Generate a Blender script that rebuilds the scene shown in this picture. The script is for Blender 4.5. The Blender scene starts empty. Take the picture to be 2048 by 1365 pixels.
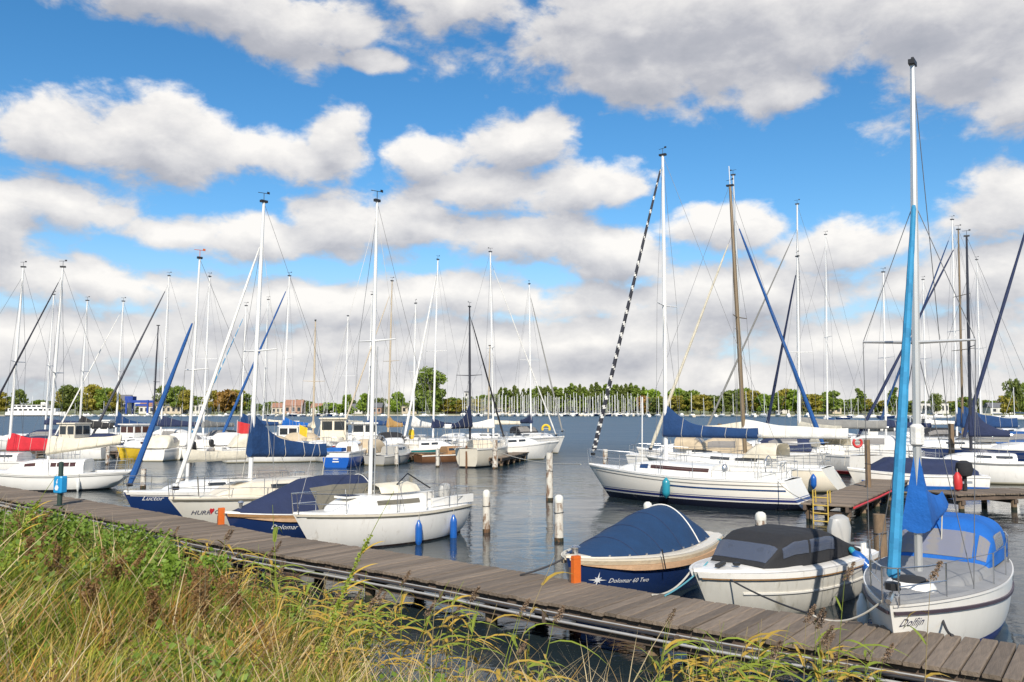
import bpy, math, random
import numpy as np
from mathutils import Vector, Matrix, noise
random.seed(7)
PI = math.pi
R = math.radians
# ------------------------------------------------------------------ camera
F = 30 / 36 * 2048; CX = 1024; CY = 682.5; CAMH = 3.5
TH = math.atan((820 - CY) / F)
cT, sT = math.cos(TH), math.sin(TH)
scene = bpy.context.scene
cam_d = bpy.data.cameras.new('camera'); cam = bpy.data.objects.new('camera', cam_d)
scene.collection.objects.link(cam)
cam_d.lens = 30; cam_d.sensor_width = 36; cam_d.clip_end = 9000; cam_d.clip_start = .05
cam.location = (0, 0, CAMH); cam.rotation_euler = (PI / 2 + TH, 0, 0)
scene.camera = cam

def ray(px, py):
    x = (px - CX) / F; u = -(py - CY) / F
    return Vector((x, cT - sT * u, sT + cT * u))
def P(px, py, z=0.0):                      # pixel -> point on the level z
    d = ray(px, py); t = (z - CAMH) / d.z
    return Vector((0, 0, CAMH)) + d * t
def AY(px, py, Y):                         # pixel -> point at a known distance Y
    d = ray(px, py); return Vector((0, 0, CAMH)) + d * (Y / d.y)

# ------------------------------------------------------------------ world: sky with cumulus
SUN_AZ, SUN_EL = 179.0, 38.0
w = bpy.data.worlds.new('World'); scene.world = w; w.use_nodes = True
w.cycles.sampling_method = 'MANUAL'; w.cycles.sample_map_resolution = 512
nt = w.node_tree; nt.nodes.clear()
class NB:                                  # small node builder
    def __init__(s, tree): s.t = tree
    def n(s, kind, **kw):
        nd = s.t.nodes.new(kind)
        for k, v in kw.items(): setattr(nd, k, v)
        return nd
    def put(s, sock, v):
        if isinstance(v, (int, float)): sock.default_value = v
        elif isinstance(v, (tuple, list)): sock.default_value = v
        else: s.t.links.new(v, sock)
    def m(s, op, a, b=0.0, c=None, clamp=False):
        nd = s.n('ShaderNodeMath', operation=op, use_clamp=clamp)
        s.put(nd.inputs[0], a); s.put(nd.inputs[1], b)
        if c is not None: s.put(nd.inputs[2], c)
        return nd.outputs[0]
    def noise(s, vec, scale, detail=4, rough=.55, dist=0.0):
        nd = s.n('ShaderNodeTexNoise'); s.put(nd.inputs['Vector'], vec)
        nd.inputs['Scale'].default_value = scale; nd.inputs['Detail'].default_value = detail
        nd.inputs['Roughness'].default_value = rough; nd.inputs['Distortion'].default_value = dist
        return nd.outputs['Fac']
    def ramp(s, fac, stops, interp='LINEAR'):
        nd = s.n('ShaderNodeValToRGB'); s.put(nd.inputs[0], fac); cr = nd.color_ramp; cr.interpolation = interp
        while len(cr.elements) < len(stops): cr.elements.new(.5)
        for e, (p, c) in zip(cr.elements, stops):
            e.position = p; e.color = (c[0], c[1], c[2], 1) if not isinstance(c, (int, float)) else (c, c, c, 1)
        return nd.outputs[0]
    def mix(s, fac, a, b):
        nd = s.n('ShaderNodeMix', data_type='RGBA'); s.put(nd.inputs[0], fac)
        for i, v in ((6, a), (7, b)):
            s.put(nd.inputs[i], (v[0], v[1], v[2], 1) if isinstance(v, (tuple, list)) else v)
        return nd.outputs[2]
    def sstep(s, x, a, b):
        nd = s.n('ShaderNodeMapRange', interpolation_type='SMOOTHSTEP'); s.put(nd.inputs[0], x)
        nd.inputs[1].default_value = a; nd.inputs[2].default_value = b
        return nd.outputs[0]
# clouds as directions: (azimuth, elevation) of each cumulus, its half width and half height
def ae(px, py):
    d = ray(px, py).normalized(); return math.atan2(d.x, d.y), math.asin(d.z)
CL = [(330, 275, 205, 95), (120, 262, 130, 62), (520, 305, 130, 58), (655, 290, 85, 75), (610, 335, 70, 40),
      (110, 398, 190, 66), (-40, 430, 170, 90), (400, 5, 380, 62), (600, 55, 190, 75), (720, 128, 62, 26), (690, 60, 90, 60),
      (1420, 40, 520, 140), (930, 15, 190, 58), (1300, 140, 240, 80), (1560, 170, 120, 50), (1520, 80, 430, 110), (1240, 60, 210, 110), (1850, 40, 260, 100), (1950, 110, 240, 130), (2050, 190, 140, 70),
      (850, 325, 95, 62), (1045, 285, 125, 75), (1140, 375, 150, 62), (960, 390, 190, 55), (1250, 400, 70, 40),
      (500, 478, 160, 52), (670, 445, 150, 60), (830, 455, 170, 62), (1020, 475, 230, 56), (350, 458, 150, 34), (1240, 520, 130, 50),
      (1700, 485, 210, 66), (1480, 465, 160, 52), (2010, 425, 130, 72),
      (150, 560, 240, 52), (560, 600, 320, 62), (1000, 590, 330, 50), (1480, 590, 330, 62), (1900, 570, 260, 70),
      (300, 690, 600, 70), (1100, 680, 560, 60), (1750, 690, 560, 80), (1024, 800, 1500, 130), (90, 735, 260, 70), (1500, 745, 400, 60), (900, 760, 300, 60)]
g = bpy.data.node_groups.new('cloud_density', 'ShaderNodeTree')
g.interface.new_socket('Vector', in_out='INPUT', socket_type='NodeSocketVector')
g.interface.new_socket('Fac', in_out='OUTPUT', socket_type='NodeSocketFloat')
b = NB(g)
gi, go = b.n('NodeGroupInput'), b.n('NodeGroupOutput')
nrm = b.n('ShaderNodeVectorMath', operation='NORMALIZE'); g.links.new(gi.outputs[0], nrm.inputs[0])
vec = nrm.outputs[0]
sx = b.n('ShaderNodeSeparateXYZ'); g.links.new(vec, sx.inputs[0])
az0 = b.m('ARCTAN2', sx.outputs[0], sx.outputs[1]); el0 = b.m('ARCSINE', sx.outputs[2])
wn = b.n('ShaderNodeTexNoise'); g.links.new(vec, wn.inputs['Vector']); wn.inputs['Scale'].default_value = 7; wn.inputs['Detail'].default_value = 3
ws = b.n('ShaderNodeSeparateColor'); g.links.new(wn.outputs['Color'], ws.inputs[0])
az = b.m('MULTIPLY_ADD', b.m('SUBTRACT', ws.outputs[0], .5), .10, az0)
el = b.m('MULTIPLY_ADD', b.m('SUBTRACT', ws.outputs[1], .5), .055, el0)
cv_ = b.n('ShaderNodeCombineXYZ'); b.put(cv_.inputs[0], az); b.put(cv_.inputs[1], el)
dens = None
for (x, y, rx, ry) in CL:
    a, e = ae(x, y); ra = rx / F * math.cos(a) ** 1.4; re = ry / F
    ma = b.n('ShaderNodeVectorMath', operation='MULTIPLY_ADD'); g.links.new(cv_.outputs[0], ma.inputs[0]); ma.inputs[1].default_value = (1 / ra, 1 / re, 0); ma.inputs[2].default_value = (-a / ra, -e / re, 0)
    ln = b.n('ShaderNodeVectorMath', operation='LENGTH'); g.links.new(ma.outputs[0], ln.inputs[0]); dd = ln.outputs['Value']
    dens = dd if dens is None else b.m('SMOOTH_MIN', dens, dd, .15)
dens = b.m('SUBTRACT', 1.0, dens)
# the same kind of broken cloud goes on all round, outside the view
out = b.m('MAXIMUM', b.sstep(b.m('ABSOLUTE', az0), .56, .72), b.sstep(el0, .43, .55))
wide = b.m('MULTIPLY_ADD', b.noise(vec, 3.2, 4, .5), 4.0, -2.05)
dens = b.m('ADD', b.m('MULTIPLY', dens, b.m('SUBTRACT', 1.0, out)), b.m('MULTIPLY', wide, out))
dens = b.m('MAXIMUM', dens, -1.2)
stretch = b.n('ShaderNodeMapping'); stretch.inputs['Scale'].default_value = (1, 1, 1.7); g.links.new(vec, stretch.inputs[0])
n1 = b.noise(stretch.outputs[0], 8.5, 10, .60, .2)
n2 = b.noise(stretch.outputs[0], 24, 8, .58, .3)
dens = b.m('ADD', dens, b.m('MULTIPLY', b.m('SUBTRACT', n1, .5), 2.1))
dens = b.m('ADD', dens, b.m('MULTIPLY', b.m('SUBTRACT', n2, .5), .9))
g.links.new(dens, go.inputs[0])
b = NB(nt)
tc = b.n('ShaderNodeTexCoord'); D = tc.outputs['Generated']
def cd(off):
    ad = b.n('ShaderNodeVectorMath', operation='ADD'); nt.links.new(D, ad.inputs[0]); ad.inputs[1].default_value = off
    gr = b.n('ShaderNodeGroup'); gr.node_tree = g; nt.links.new(ad.outputs[0], gr.inputs[0]); return gr.outputs[0]
d0, d1 = cd((0, 0, 0)), cd((.006, -.006, .030))
alpha = b.m('MULTIPLY', b.sstep(d0, -.12, .36), .97)
sp = b.n('ShaderNodeSeparateXYZ'); nt.links.new(D, sp.inputs[0])
lit = b.m('MULTIPLY_ADD', b.m('SUBTRACT', d0, d1), .54, .60)
lit = b.m('SUBTRACT', lit, b.m('MULTIPLY', b.sstep(d0, .2, 1.2), .16))
lit = b.m('ADD', lit, b.m('MULTIPLY', b.m('SUBTRACT', 1.0, b.sstep(sp.outputs[2], .02, .16)), .08))
lit = b.m('SUBTRACT', lit, b.m('MULTIPLY', b.sstep(sp.outputs[2], .27, .40), .17), clamp=True)   # clouds overhead show their bases
ccol = b.ramp(lit, [(0, (.38, .395, .445)), (.30, (.485, .49, .53)), (.62, (.70, .69, .695)), (1, (.95, .92, .88))])
sky = b.n('ShaderNodeTexSky', sky_type='NISHITA', sun_disc=False)
sky.sun_elevation = R(SUN_EL); sky.sun_rotation = R(SUN_AZ); sky.ozone_density = 3.0; sky.dust_density = .2; sky.altitude = 0
hs = b.n('ShaderNodeHueSaturation'); nt.links.new(sky.outputs[0], hs.inputs['Color'])
hs.inputs['Saturation'].default_value = 1.30; hs.inputs['Value'].default_value = 1.36; hs.inputs['Hue'].default_value = .497
SKY_S = .10
csc = b.n('ShaderNodeVectorMath', operation='SCALE'); nt.links.new(ccol, csc.inputs[0]); csc.inputs['Scale'].default_value = 1 / SKY_S
low = b.m('MULTIPLY', b.m('SUBTRACT', 1.0, b.sstep(sp.outputs[2], .02, .22)), .75)
air = b.mix(low, hs.outputs[0], (4.6, 5.9, 7.6))
fin = b.mix(alpha, air, csc.outputs[0])
bg = b.n('ShaderNodeBackground'); bg.inputs[1].default_value = SKY_S; nt.links.new(fin, bg.inputs[0])
wo = b.n('ShaderNodeOutputWorld'); nt.links.new(bg.outputs[0], wo.inputs[0])
# ------------------------------------------------------------------ sun and exposure
sd = bpy.data.lights.new('sun', 'SUN'); sun = bpy.data.objects.new('sun', sd); scene.collection.objects.link(sun)
sd.energy = 5.0; sd.angle = R(.53); sd.color = (1, .93, .82)
sv = Vector((math.sin(R(SUN_AZ)) * math.cos(R(SUN_EL)), math.cos(R(SUN_AZ)) * math.cos(R(SUN_EL)), math.sin(R(SUN_EL))))
sun.rotation_euler = sv.to_track_quat('Z', 'Y').to_euler(); sun.location = sv * 60
vs = scene.view_settings; vs.view_transform = 'Standard'; vs.look = 'None'; vs.exposure = 0.10; vs.gamma = 1; vs.use_curve_mapping = False
scene.cycles.max_bounces = 6; scene.cycles.transparent_max_bounces = 6
scene.cycles.caustics_reflective = False; scene.cycles.caustics_refractive = False
# ------------------------------------------------------------------ materials
MATS = {}
def mk(name, col, rough=.5, metal=0.0, var=.12, scale=3.0, bump=0.0, bscale=40.0, coat=0.0, rnd=0.0, stretch=(1, 1, 1), dirt=None, bands=None, trans=0.0, sheen=0.0, attr=None, bdist=.02):
    m = bpy.data.materials.new(name); m.use_nodes = True; t = m.node_tree; b = NB(t)
    bs = t.nodes['Principled BSDF']
    tc = b.n('ShaderNodeTexCoord'); mp = b.n('ShaderNodeMapping'); mp.inputs['Scale'].default_value = stretch
    t.links.new(tc.outputs['Object'], mp.inputs[0]); v = mp.outputs[0]
    if attr:
        an = b.n('ShaderNodeAttribute', attribute_name=attr); c = an.outputs['Color']
    elif bands:
        sp = b.n('ShaderNodeSeparateXYZ'); t.links.new(tc.outputs['Object'], sp.inputs[0])
        c = col
        for (z0, z1, bc) in bands:
            f = b.m('MULTIPLY', b.m('GREATER_THAN', sp.outputs[2], z0), b.m('LESS_THAN', sp.outputs[2], z1))
            c = b.mix(f, c, bc)
    else: c = col
    if var:
        nz = b.noise(v, scale, 6, .62)
        k = b.ramp(nz, [(.25, 1 - var), (.75, 1 + var)])
        mx = b.n('ShaderNodeMix', data_type='RGBA', blend_type='MULTIPLY'); mx.inputs[0].default_value = 1
        b.put(mx.inputs[6], (col[0], col[1], col[2], 1) if c is col else c); t.links.new(k, mx.inputs[7]); c = mx.outputs[2]
    if dirt:
        oj = b.n('ShaderNodeObjectInfo'); va = b.n('ShaderNodeVectorMath', operation='ADD'); t.links.new(v, va.inputs[0]); cb = b.n('ShaderNodeCombineXYZ')
        for k_ in range(3): b.put(cb.inputs[k_], b.m('MULTIPLY', oj.outputs['Random'], 37.0 + 11 * k_))
        t.links.new(cb.outputs[0], va.inputs[1]); nz = b.noise(va.outputs[0], dirt[1], 7, .7, .4)
        c = b.mix(b.m('MULTIPLY', b.sstep(nz, dirt[2], dirt[2] + .16), dirt[3]), c, dirt[0])
    if rnd:
        oi = b.n('ShaderNodeObjectInfo')
        k = b.ramp(oi.outputs['Random'], [(0, 1 - rnd), (1, 1 + rnd)])
        mx = b.n('ShaderNodeMix', data_type='RGBA', blend_type='MULTIPLY'); mx.inputs[0].default_value = 1
        b.put(mx.inputs[6], (col[0], col[1], col[2], 1) if c is col else c); t.links.new(k, mx.inputs[7]); c = mx.outputs[2]
    b.put(bs.inputs['Base Color'], (c[0], c[1], c[2], 1) if c is col else c)
    bs.inputs['Roughness'].default_value = rough; bs.inputs['Metallic'].default_value = metal
    if coat: bs.inputs['Coat Weight'].default_value = coat; bs.inputs['Coat Roughness'].default_value = .08
    if sheen: bs.inputs['Sheen Weight'].default_value = sheen
    if trans: bs.inputs['Transmission Weight'].default_value = trans
    if bump:
        bp = b.n('ShaderNodeBump'); bp.inputs['Strength'].default_value = bump; bp.inputs['Distance'].default_value = bdist
        t.links.new(b.noise(v, bscale, 4, .6), bp.inputs['Height']); t.links.new(bp.outputs[0], bs.inputs['Normal'])
    MATS[name] = m; return m
RUST = (.16, .09, .045)
def gel(name, col, **kw):
    kw.setdefault('dirt', ((.40, .35, .26), 1.6, .54, .42)); kw.setdefault('stretch', (2.2, 2.2, .7)); kw.setdefault('bands', [(-2, .05, (.13, .115, .07)), (.05, .11, (col[0] * .72, col[1] * .68, col[2] * .55))]); return mk(name, col, .28, 0, .06, 1.6, coat=.25, **kw)
gel('gel_white', (.82, .79, .73)); gel('gel_cream', (.72, .645, .51)); gel('gel_grey', (.42, .41, .38))
gel('deck_white', (.80, .78, .73)); mk('deck_grey', (.25, .25, .25), .75, 0, .12, 5, bump=.3, bscale=120, dirt=((.22, .20, .18), 3, .55, .5))
mk('mast_white', (.74, .73, .70), .35, 0, .05, 2); mk('mast_alu', (.60, .60, .58), .32, .55, .08, 2)
mk('mast_dark', (.035, .035, .045), .4); mk('mast_brown', (.20, .145, .085), .45, .2, .15, 2)
mk('mast_tan', (.52, .43, .31), .45, .1, .08, 2)
mk('steel', (.62, .62, .62), .25, .9, .05); mk('wire', (.20, .20, .20), .5, .4, .05)
mk('black', (.018, .018, .02), .45); mk('rail_dark', (.07, .05, .065), .5); mk('rubber', (.03, .03, .03), .7)
CV = dict(rough=.85, var=.16, scale=2.4, bump=.8, bscale=3.2, bdist=.05)
for nm, c in (('cv_blue', (.008, .043, .135)), ('cv_deep', (.007, .038, .105)), ('cv_navy', (.016, .026, .072)), ('cv_mid', (.010, .075, .25)), ('cv_royal', (.007, .11, .41)), ('cv_red', (.50, .018, .03)),
              ('cv_cream', (.66, .60, .47)), ('cv_white', (.72, .70, .65)), ('cv_black', (.020, .020, .022)), ('cv_grey', (.22, .215, .20)), ('cv_olive', (.16, .145, .11)), ('cv_tan', (.46, .27, .09)), ('cv_yellow', (.75, .50, .03)), ('cv_beige', (.50, .40, .27))):
    mk(nm, c, **CV)
mk('cv_sky', (.030, .235, .43), .8, 0, .18, 3, bump=.5, bscale=9); mk('cv_sky_fold_shade', (.024, .195, .37), .8, 0, .18, 3, bump=.5, bscale=9)  # second, darker blue paints the shade of cloth folds into the rolled sail
mk('glass', (.03, .035, .04), .06, 0, 0, coat=.5); mk('glass_brown', (.07, .03, .022), .08, 0, 0, coat=.5)
def clear_window(name, tint, fac):
    m = bpy.data.materials.new(name); m.use_nodes = True; t = m.node_tree; b = NB(t); bs = t.nodes['Principled BSDF']
    bs.inputs['Base Color'].default_value = (*tint, 1); bs.inputs['Roughness'].default_value = .12
    tr = b.n('ShaderNodeBsdfTransparent'); mx = b.n('ShaderNodeMixShader'); mx.inputs[0].default_value = fac
    t.links.new(tr.outputs[0], mx.inputs[1]); t.links.new(bs.outputs[0], mx.inputs[2]); t.links.new(mx.outputs[0], t.nodes['Material Output'].inputs[0]); MATS[name] = m
clear_window('vinyl', (.34, .32, .30), .55); clear_window('vinyl_dark', (.11, .13, .18), .6)
mk('teak', (.36, .20, .085), .55, 0, .25, 4, stretch=(1, 6, 6)); mk('teak_dark', (.16, .075, .035), .5, 0, .2, 4)
mk('rope_fender', (.60, .38, .22), .9, 0, .15, 8, bump=.4, bscale=30); mk('rope', (.50, .47, .40), .9); mk('rope_dark', (.04, .04, .045), .9); mk('rope_teal', (.10, .32, .38), .9)
mk('fender_blue', (.012, .10, .38), .35, coat=.3); mk('fender_teal', (.02, .24, .32), .35, coat=.3); mk('fender_white', (.7, .7, .66), .4)
mk('navy_paint', (.012, .030, .105), .18, 0, .08, 2, coat=.6, dirt=((.05, .07, .10), 3, .62, .3))
mk('orange', (.62, .13, .015), .6, 0, .2, 6); mk('yellow_paint', (.58, .40, .08), .45, dirt=(RUST, 8, .58, .5)); mk('red', (.55, .03, .03), .5)
mk('lettering_white', (.75, .75, .75), .5, var=0); mk('lettering_dark', (.05, .05, .10), .5, var=0); mk('lettering_red', (.60, .03, .04), .5, var=0)
mk('box_blue', (.018, .28, .58), .4, var=.06); mk('post_green', (.025, .05, .042), .5)
mk('plank', (.182, .140, .102), .82, 0, .34, 2.2, bump=.6, bscale=9, rnd=.30, stretch=(9, 1.2, 6), dirt=((.10, .085, .07), 3.0, .56, .6))
mk('beam', (.12, .085, .062), .85, 0, .35, 2.2, bump=.4, bscale=9, stretch=(1, 4, 4), dirt=((.05, .04, .03), 2.0, .5, .7))
mk('pipe_grey', (.44, .43, .41), .4, .2, .1, 2, dirt=((.25, .21, .17), 2, .58, .6)); mk('pipe_dark', (.03, .03, .034), .5)
mk('pile_wood', (.20, .135, .08), .85, 0, .35, 3, bump=.5, bscale=12, stretch=(4, 4, 1), bands=[(-3, .10, (.022, .026, .012))])
mk('pile_white', (.62, .58, .50), .75, 0, .12, 3, bump=.3, bscale=14, stretch=(2.5, 2.5, 1.1), dirt=((.17, .085, .04), 2.0, .46, .95), bands=[(-3, .10, (.022, .026, .012))])
mk('pile_cap', (.70, .68, .60), .6, 0, .08, 4)
mk('bark', (.09, .07, .05), .9, 0, .3, 3)
def leaf_mat(name, col, var=.35, tr=.25):
    m = mk(name, col, .6, 0, var, .9, rnd=.12, attr=None); t = m.node_tree
    bs = t.nodes['Principled BSDF']; b = NB(t); tl = b.n('ShaderNodeBsdfTranslucent')
    src = bs.inputs['Base Color'].links[0].from_socket if bs.inputs['Base Color'].links else None
    if src: t.links.new(src, tl.inputs[0])
    else: tl.inputs[0].default_value = (*col, 1)
    mx = b.n('ShaderNodeMixShader'); mx.inputs[0].default_value = tr
    t.links.new(bs.outputs[0], mx.inputs[1]); t.links.new(tl.outputs[0], mx.inputs[2]); t.links.new(mx.outputs[0], t.nodes['Material Output'].inputs[0]); return m
leaf_mat('leaf_dark', (.17, .21, .04), tr=.4); leaf_mat('leaf_mid', (.21, .28, .042), tr=.4); leaf_mat('leaf_olive', (.36, .31, .045), tr=.4); leaf_mat('leaf_bright', (.27, .38, .04), tr=.4); leaf_mat('leaf_rust', (.30, .17, .035))
leaf_mat('leaf_weed', (.17, .265, .026), .45); leaf_mat('reed_green', (.25, .31, .035), .3); leaf_mat('reed_gold', (.50, .33, .05), .3); leaf_mat('straw', (.42, .33, .17), .25); leaf_mat('seed_brown', (.25, .14, .05), .35); leaf_mat('plume', (.25, .17, .11), .3)
def blade_mat(name):
    m = mk(name, (.1, .1, .1), .65, 0, .12, 1.2, attr='col'); t = m.node_tree; b = NB(t); bs = t.nodes['Principled BSDF']
    tl = b.n('ShaderNodeBsdfTranslucent'); t.links.new(bs.inputs['Base Color'].links[0].from_socket, tl.inputs[0])
    mx = b.n('ShaderNodeMixShader'); mx.inputs[0].default_value = .3
    t.links.new(bs.outputs[0], mx.inputs[1]); t.links.new(tl.outputs[0], mx.inputs[2]); t.links.new(mx.outputs[0], t.nodes['Material Output'].inputs[0]); return m
blade_mat('blades')
mk('soil', (.075, .060, .030), .95, 0, .4, 2.5, bump=.6, bscale=6, dirt=((.06, .085, .02), 1.2, .5, .8))
mk('far_land', (.16, .17, .07), .95, 0, .3, .05); mk('quay', (.42, .38, .30), .9, 0, .15, .3)
for nm, c in (('wall_white', (.62, .60, .56)), ('wall_brick', (.40, .25, .18)), ('wall_cream', (.55, .47, .36)), ('roof_red', (.33, .17, .11)), ('roof_grey', (.14, .14, .15)), ('steel_blue', (.02, .06, .30))): mk(nm, c, .8, 0, .12, .6)
def water_mat():
    m = bpy.data.materials.new('water'); m.use_nodes = True; t = m.node_tree; b = NB(t); bs = t.nodes['Principled BSDF']
    tc = b.n('ShaderNodeTexCoord'); mp = b.n('ShaderNodeMapping'); t.links.new(tc.outputs['Object'], mp.inputs[0])
    mp.inputs['Scale'].default_value = (.75, 1.0, 1); mp.inputs['Rotation'].default_value = (0, 0, R(-18)); v = mp.outputs[0]
    n1 = b.noise(v, .55, 3, .5, .4); n2 = b.noise(v, 1.9, 4, .55, .5); n3 = b.noise(v, 6.5, 3, .5, .2)
    sp = b.n('ShaderNodeSeparateXYZ'); t.links.new(tc.outputs['Object'], sp.inputs[0])
    open_w = b.sstep(sp.outputs[1], 30, 75)       # sheltered between the jetties, rougher on the open lake
    h = b.m('ADD', b.m('MULTIPLY', n1, .9), b.m('ADD', b.m('MULTIPLY', n2, .42), b.m('MULTIPLY', n3, .10)))
    calm = b.sstep(b.noise(v, .09, 3, .5, .6), .34, .62)
    amp = b.m('MULTIPLY_ADD', open_w, .13, .036)
    bp = b.n('ShaderNodeBump'); bp.inputs['Strength'].default_value = 1; bp.inputs['Distance'].default_value = 1
    t.links.new(b.m('MULTIPLY', h, b.m('MULTIPLY', amp, b.m('MULTIPLY_ADD', calm, .9, .45))), bp.inputs['Height']); t.links.new(bp.outputs[0], bs.inputs['Normal'])
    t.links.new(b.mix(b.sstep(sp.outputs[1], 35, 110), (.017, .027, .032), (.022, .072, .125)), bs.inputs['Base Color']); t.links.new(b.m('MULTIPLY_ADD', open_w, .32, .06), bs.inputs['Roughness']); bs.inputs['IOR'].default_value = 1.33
    MATS['water'] = m
water_mat()

# ------------------------------------------------------------------ mesh helpers
COL = scene.collection
class MB:
    def __init__(s): s.v = []; s.f = []; s.mi = []
    def add(s, vs, fs, mi=0):
        o = len(s.v); s.v += [tuple(v) for v in vs]; s.f += [tuple(i + o for i in f) for f in fs]; s.mi += [mi] * len(fs); return s
    def box(s, c, d, rot=None, tilt=None):
        hx, hy, hz = d[0] / 2, d[1] / 2, d[2] / 2; c = Vector(c)
        vs = [Vector((x, y, z)) for x in (-hx, hx) for y in (-hy, hy) for z in (-hz, hz)]
        if rot is not None: M = Matrix.Rotation(rot, 3, 'Z'); vs = [M @ v for v in vs]
        if tilt is not None: vs = [tilt @ v for v in vs]
        return s.add([v + c for v in vs], [(0, 1, 3, 2), (4, 6, 7, 5), (0, 4, 5, 1), (2, 3, 7, 6), (0, 2, 6, 4), (1, 5, 7, 3)])
    def tube(s, pts, r, n=6, cap=True, mi=0):
        pts = [Vector(p) for p in pts]; k = len(pts)
        rs = r if isinstance(r, (list, tuple)) else [r] * k
        up = None; rows = []
        for i, p in enumerate(pts):
            t = (pts[min(i + 1, k - 1)] - pts[max(i - 1, 0)]).normalized()
            if up is None:
                up = Vector((0, 0, 1)) if abs(t.z) < .9 else Vector((1, 0, 0))
            a = t.cross(up).normalized(); up = a.cross(t).normalized()
            rows.append([p + (a * math.cos(2 * PI * j / n) + up * math.sin(2 * PI * j / n)) * rs[i] for j in range(n)])
        return s.loft(rows, True, cap, cap, mi)
    def loft(s, rows, closed=False, cap0=False, cap1=False, mi=0):
        n = len(rows[0]); vs = [v for r in rows for v in r]; fs = []
        for i in range(len(rows) - 1):
            for j in range(n if closed else n - 1):
                a = i * n + j; b_ = i * n + (j + 1) % n
                fs.append((a, b_, b_ + n, a + n))
        if cap0: fs.append(tuple(range(n))[::-1])
        if cap1: fs.append(tuple((len(rows) - 1) * n + j for j in range(n)))
        return s.add(vs, fs, mi)
    def lathe(s, prof, c=(0, 0, 0), n=12):
        rows = [[Vector(c) + Vector((r * math.cos(2 * PI * j / n), r * math.sin(2 * PI * j / n), z)) for j in range(n)] for r, z in prof]
        return s.loft(rows, True, True, True)
    def mesh(s, name, mats, smooth=True, angle=40):
        me = bpy.data.meshes.new(name); me.from_pydata(s.v, [], s.f); me.update()
        for m in (mats if isinstance(mats, (list, tuple)) else [mats]): me.materials.append(MATS[m])
        if any(s.mi): me.polygons.foreach_set('material_index', s.mi)
        if smooth:
            me.polygons.foreach_set('use_smooth', [True] * len(me.polygons)); me.set_sharp_from_angle(angle=R(angle))
        return me
    def ob(s, name, mat, parent=None, smooth=True, angle=40):
        o = bpy.data.objects.new(name, s.mesh(name, mat, smooth, angle)); COL.objects.link(o)
        if parent is not None: o.parent = parent
        return o
def tag(o, label, cat, group=None):
    o['label'] = label; o['category'] = cat
    if group: o['group'] = group
    return o
def struct(o): o['kind'] = 'structure'; return o
def stuff(o): o['kind'] = 'stuff'; return o
def empty(name, loc, rz=0):
    o = bpy.data.objects.new(name, None); COL.objects.link(o); o.location = loc; o.rotation_euler = (0, 0, rz); o.empty_display_size = .2; return o
def copy_tree(o, parent=None):
    c = o.copy(); COL.objects.link(c); c.parent = parent
    for ch in o.children: copy_tree(ch, c)
    return c
def patch(S, u0, u1, v0, v1, nu, nv, off=.008, th=.012):
    """a thin shell lying on the surface S between the given limits"""
    A = []; B = []
    for i in range(nu + 1):
        ra = []; rb = []
        for j in range(nv + 1):
            u = u0 + (u1 - u0) * i / nu; v = v0 + (v1 - v0) * j / nv; e = 1e-3
            p = S(u, v); n = (S(u + e, v) - S(u - e, v)).cross(S(u, v + e) - S(u, v - e))
            n = n.normalized() if n.length > 1e-12 else Vector((0, 0, 1))
            if n.y * p.y + n.z * .3 < 0: n = -n
            ra.append(p + n * off); rb.append(p + n * (off - th))
        A.append(ra); B.append(rb)
    m = MB()
    m.loft(A); m.loft([r[::-1] for r in B])
    m.loft([A[0], B[0]]); m.loft([B[-1], A[-1]]); m.loft([[r[0] for r in B], [r[0] for r in A]]); m.loft([[r[-1] for r in A], [r[-1] for r in B]])
    return m
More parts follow.
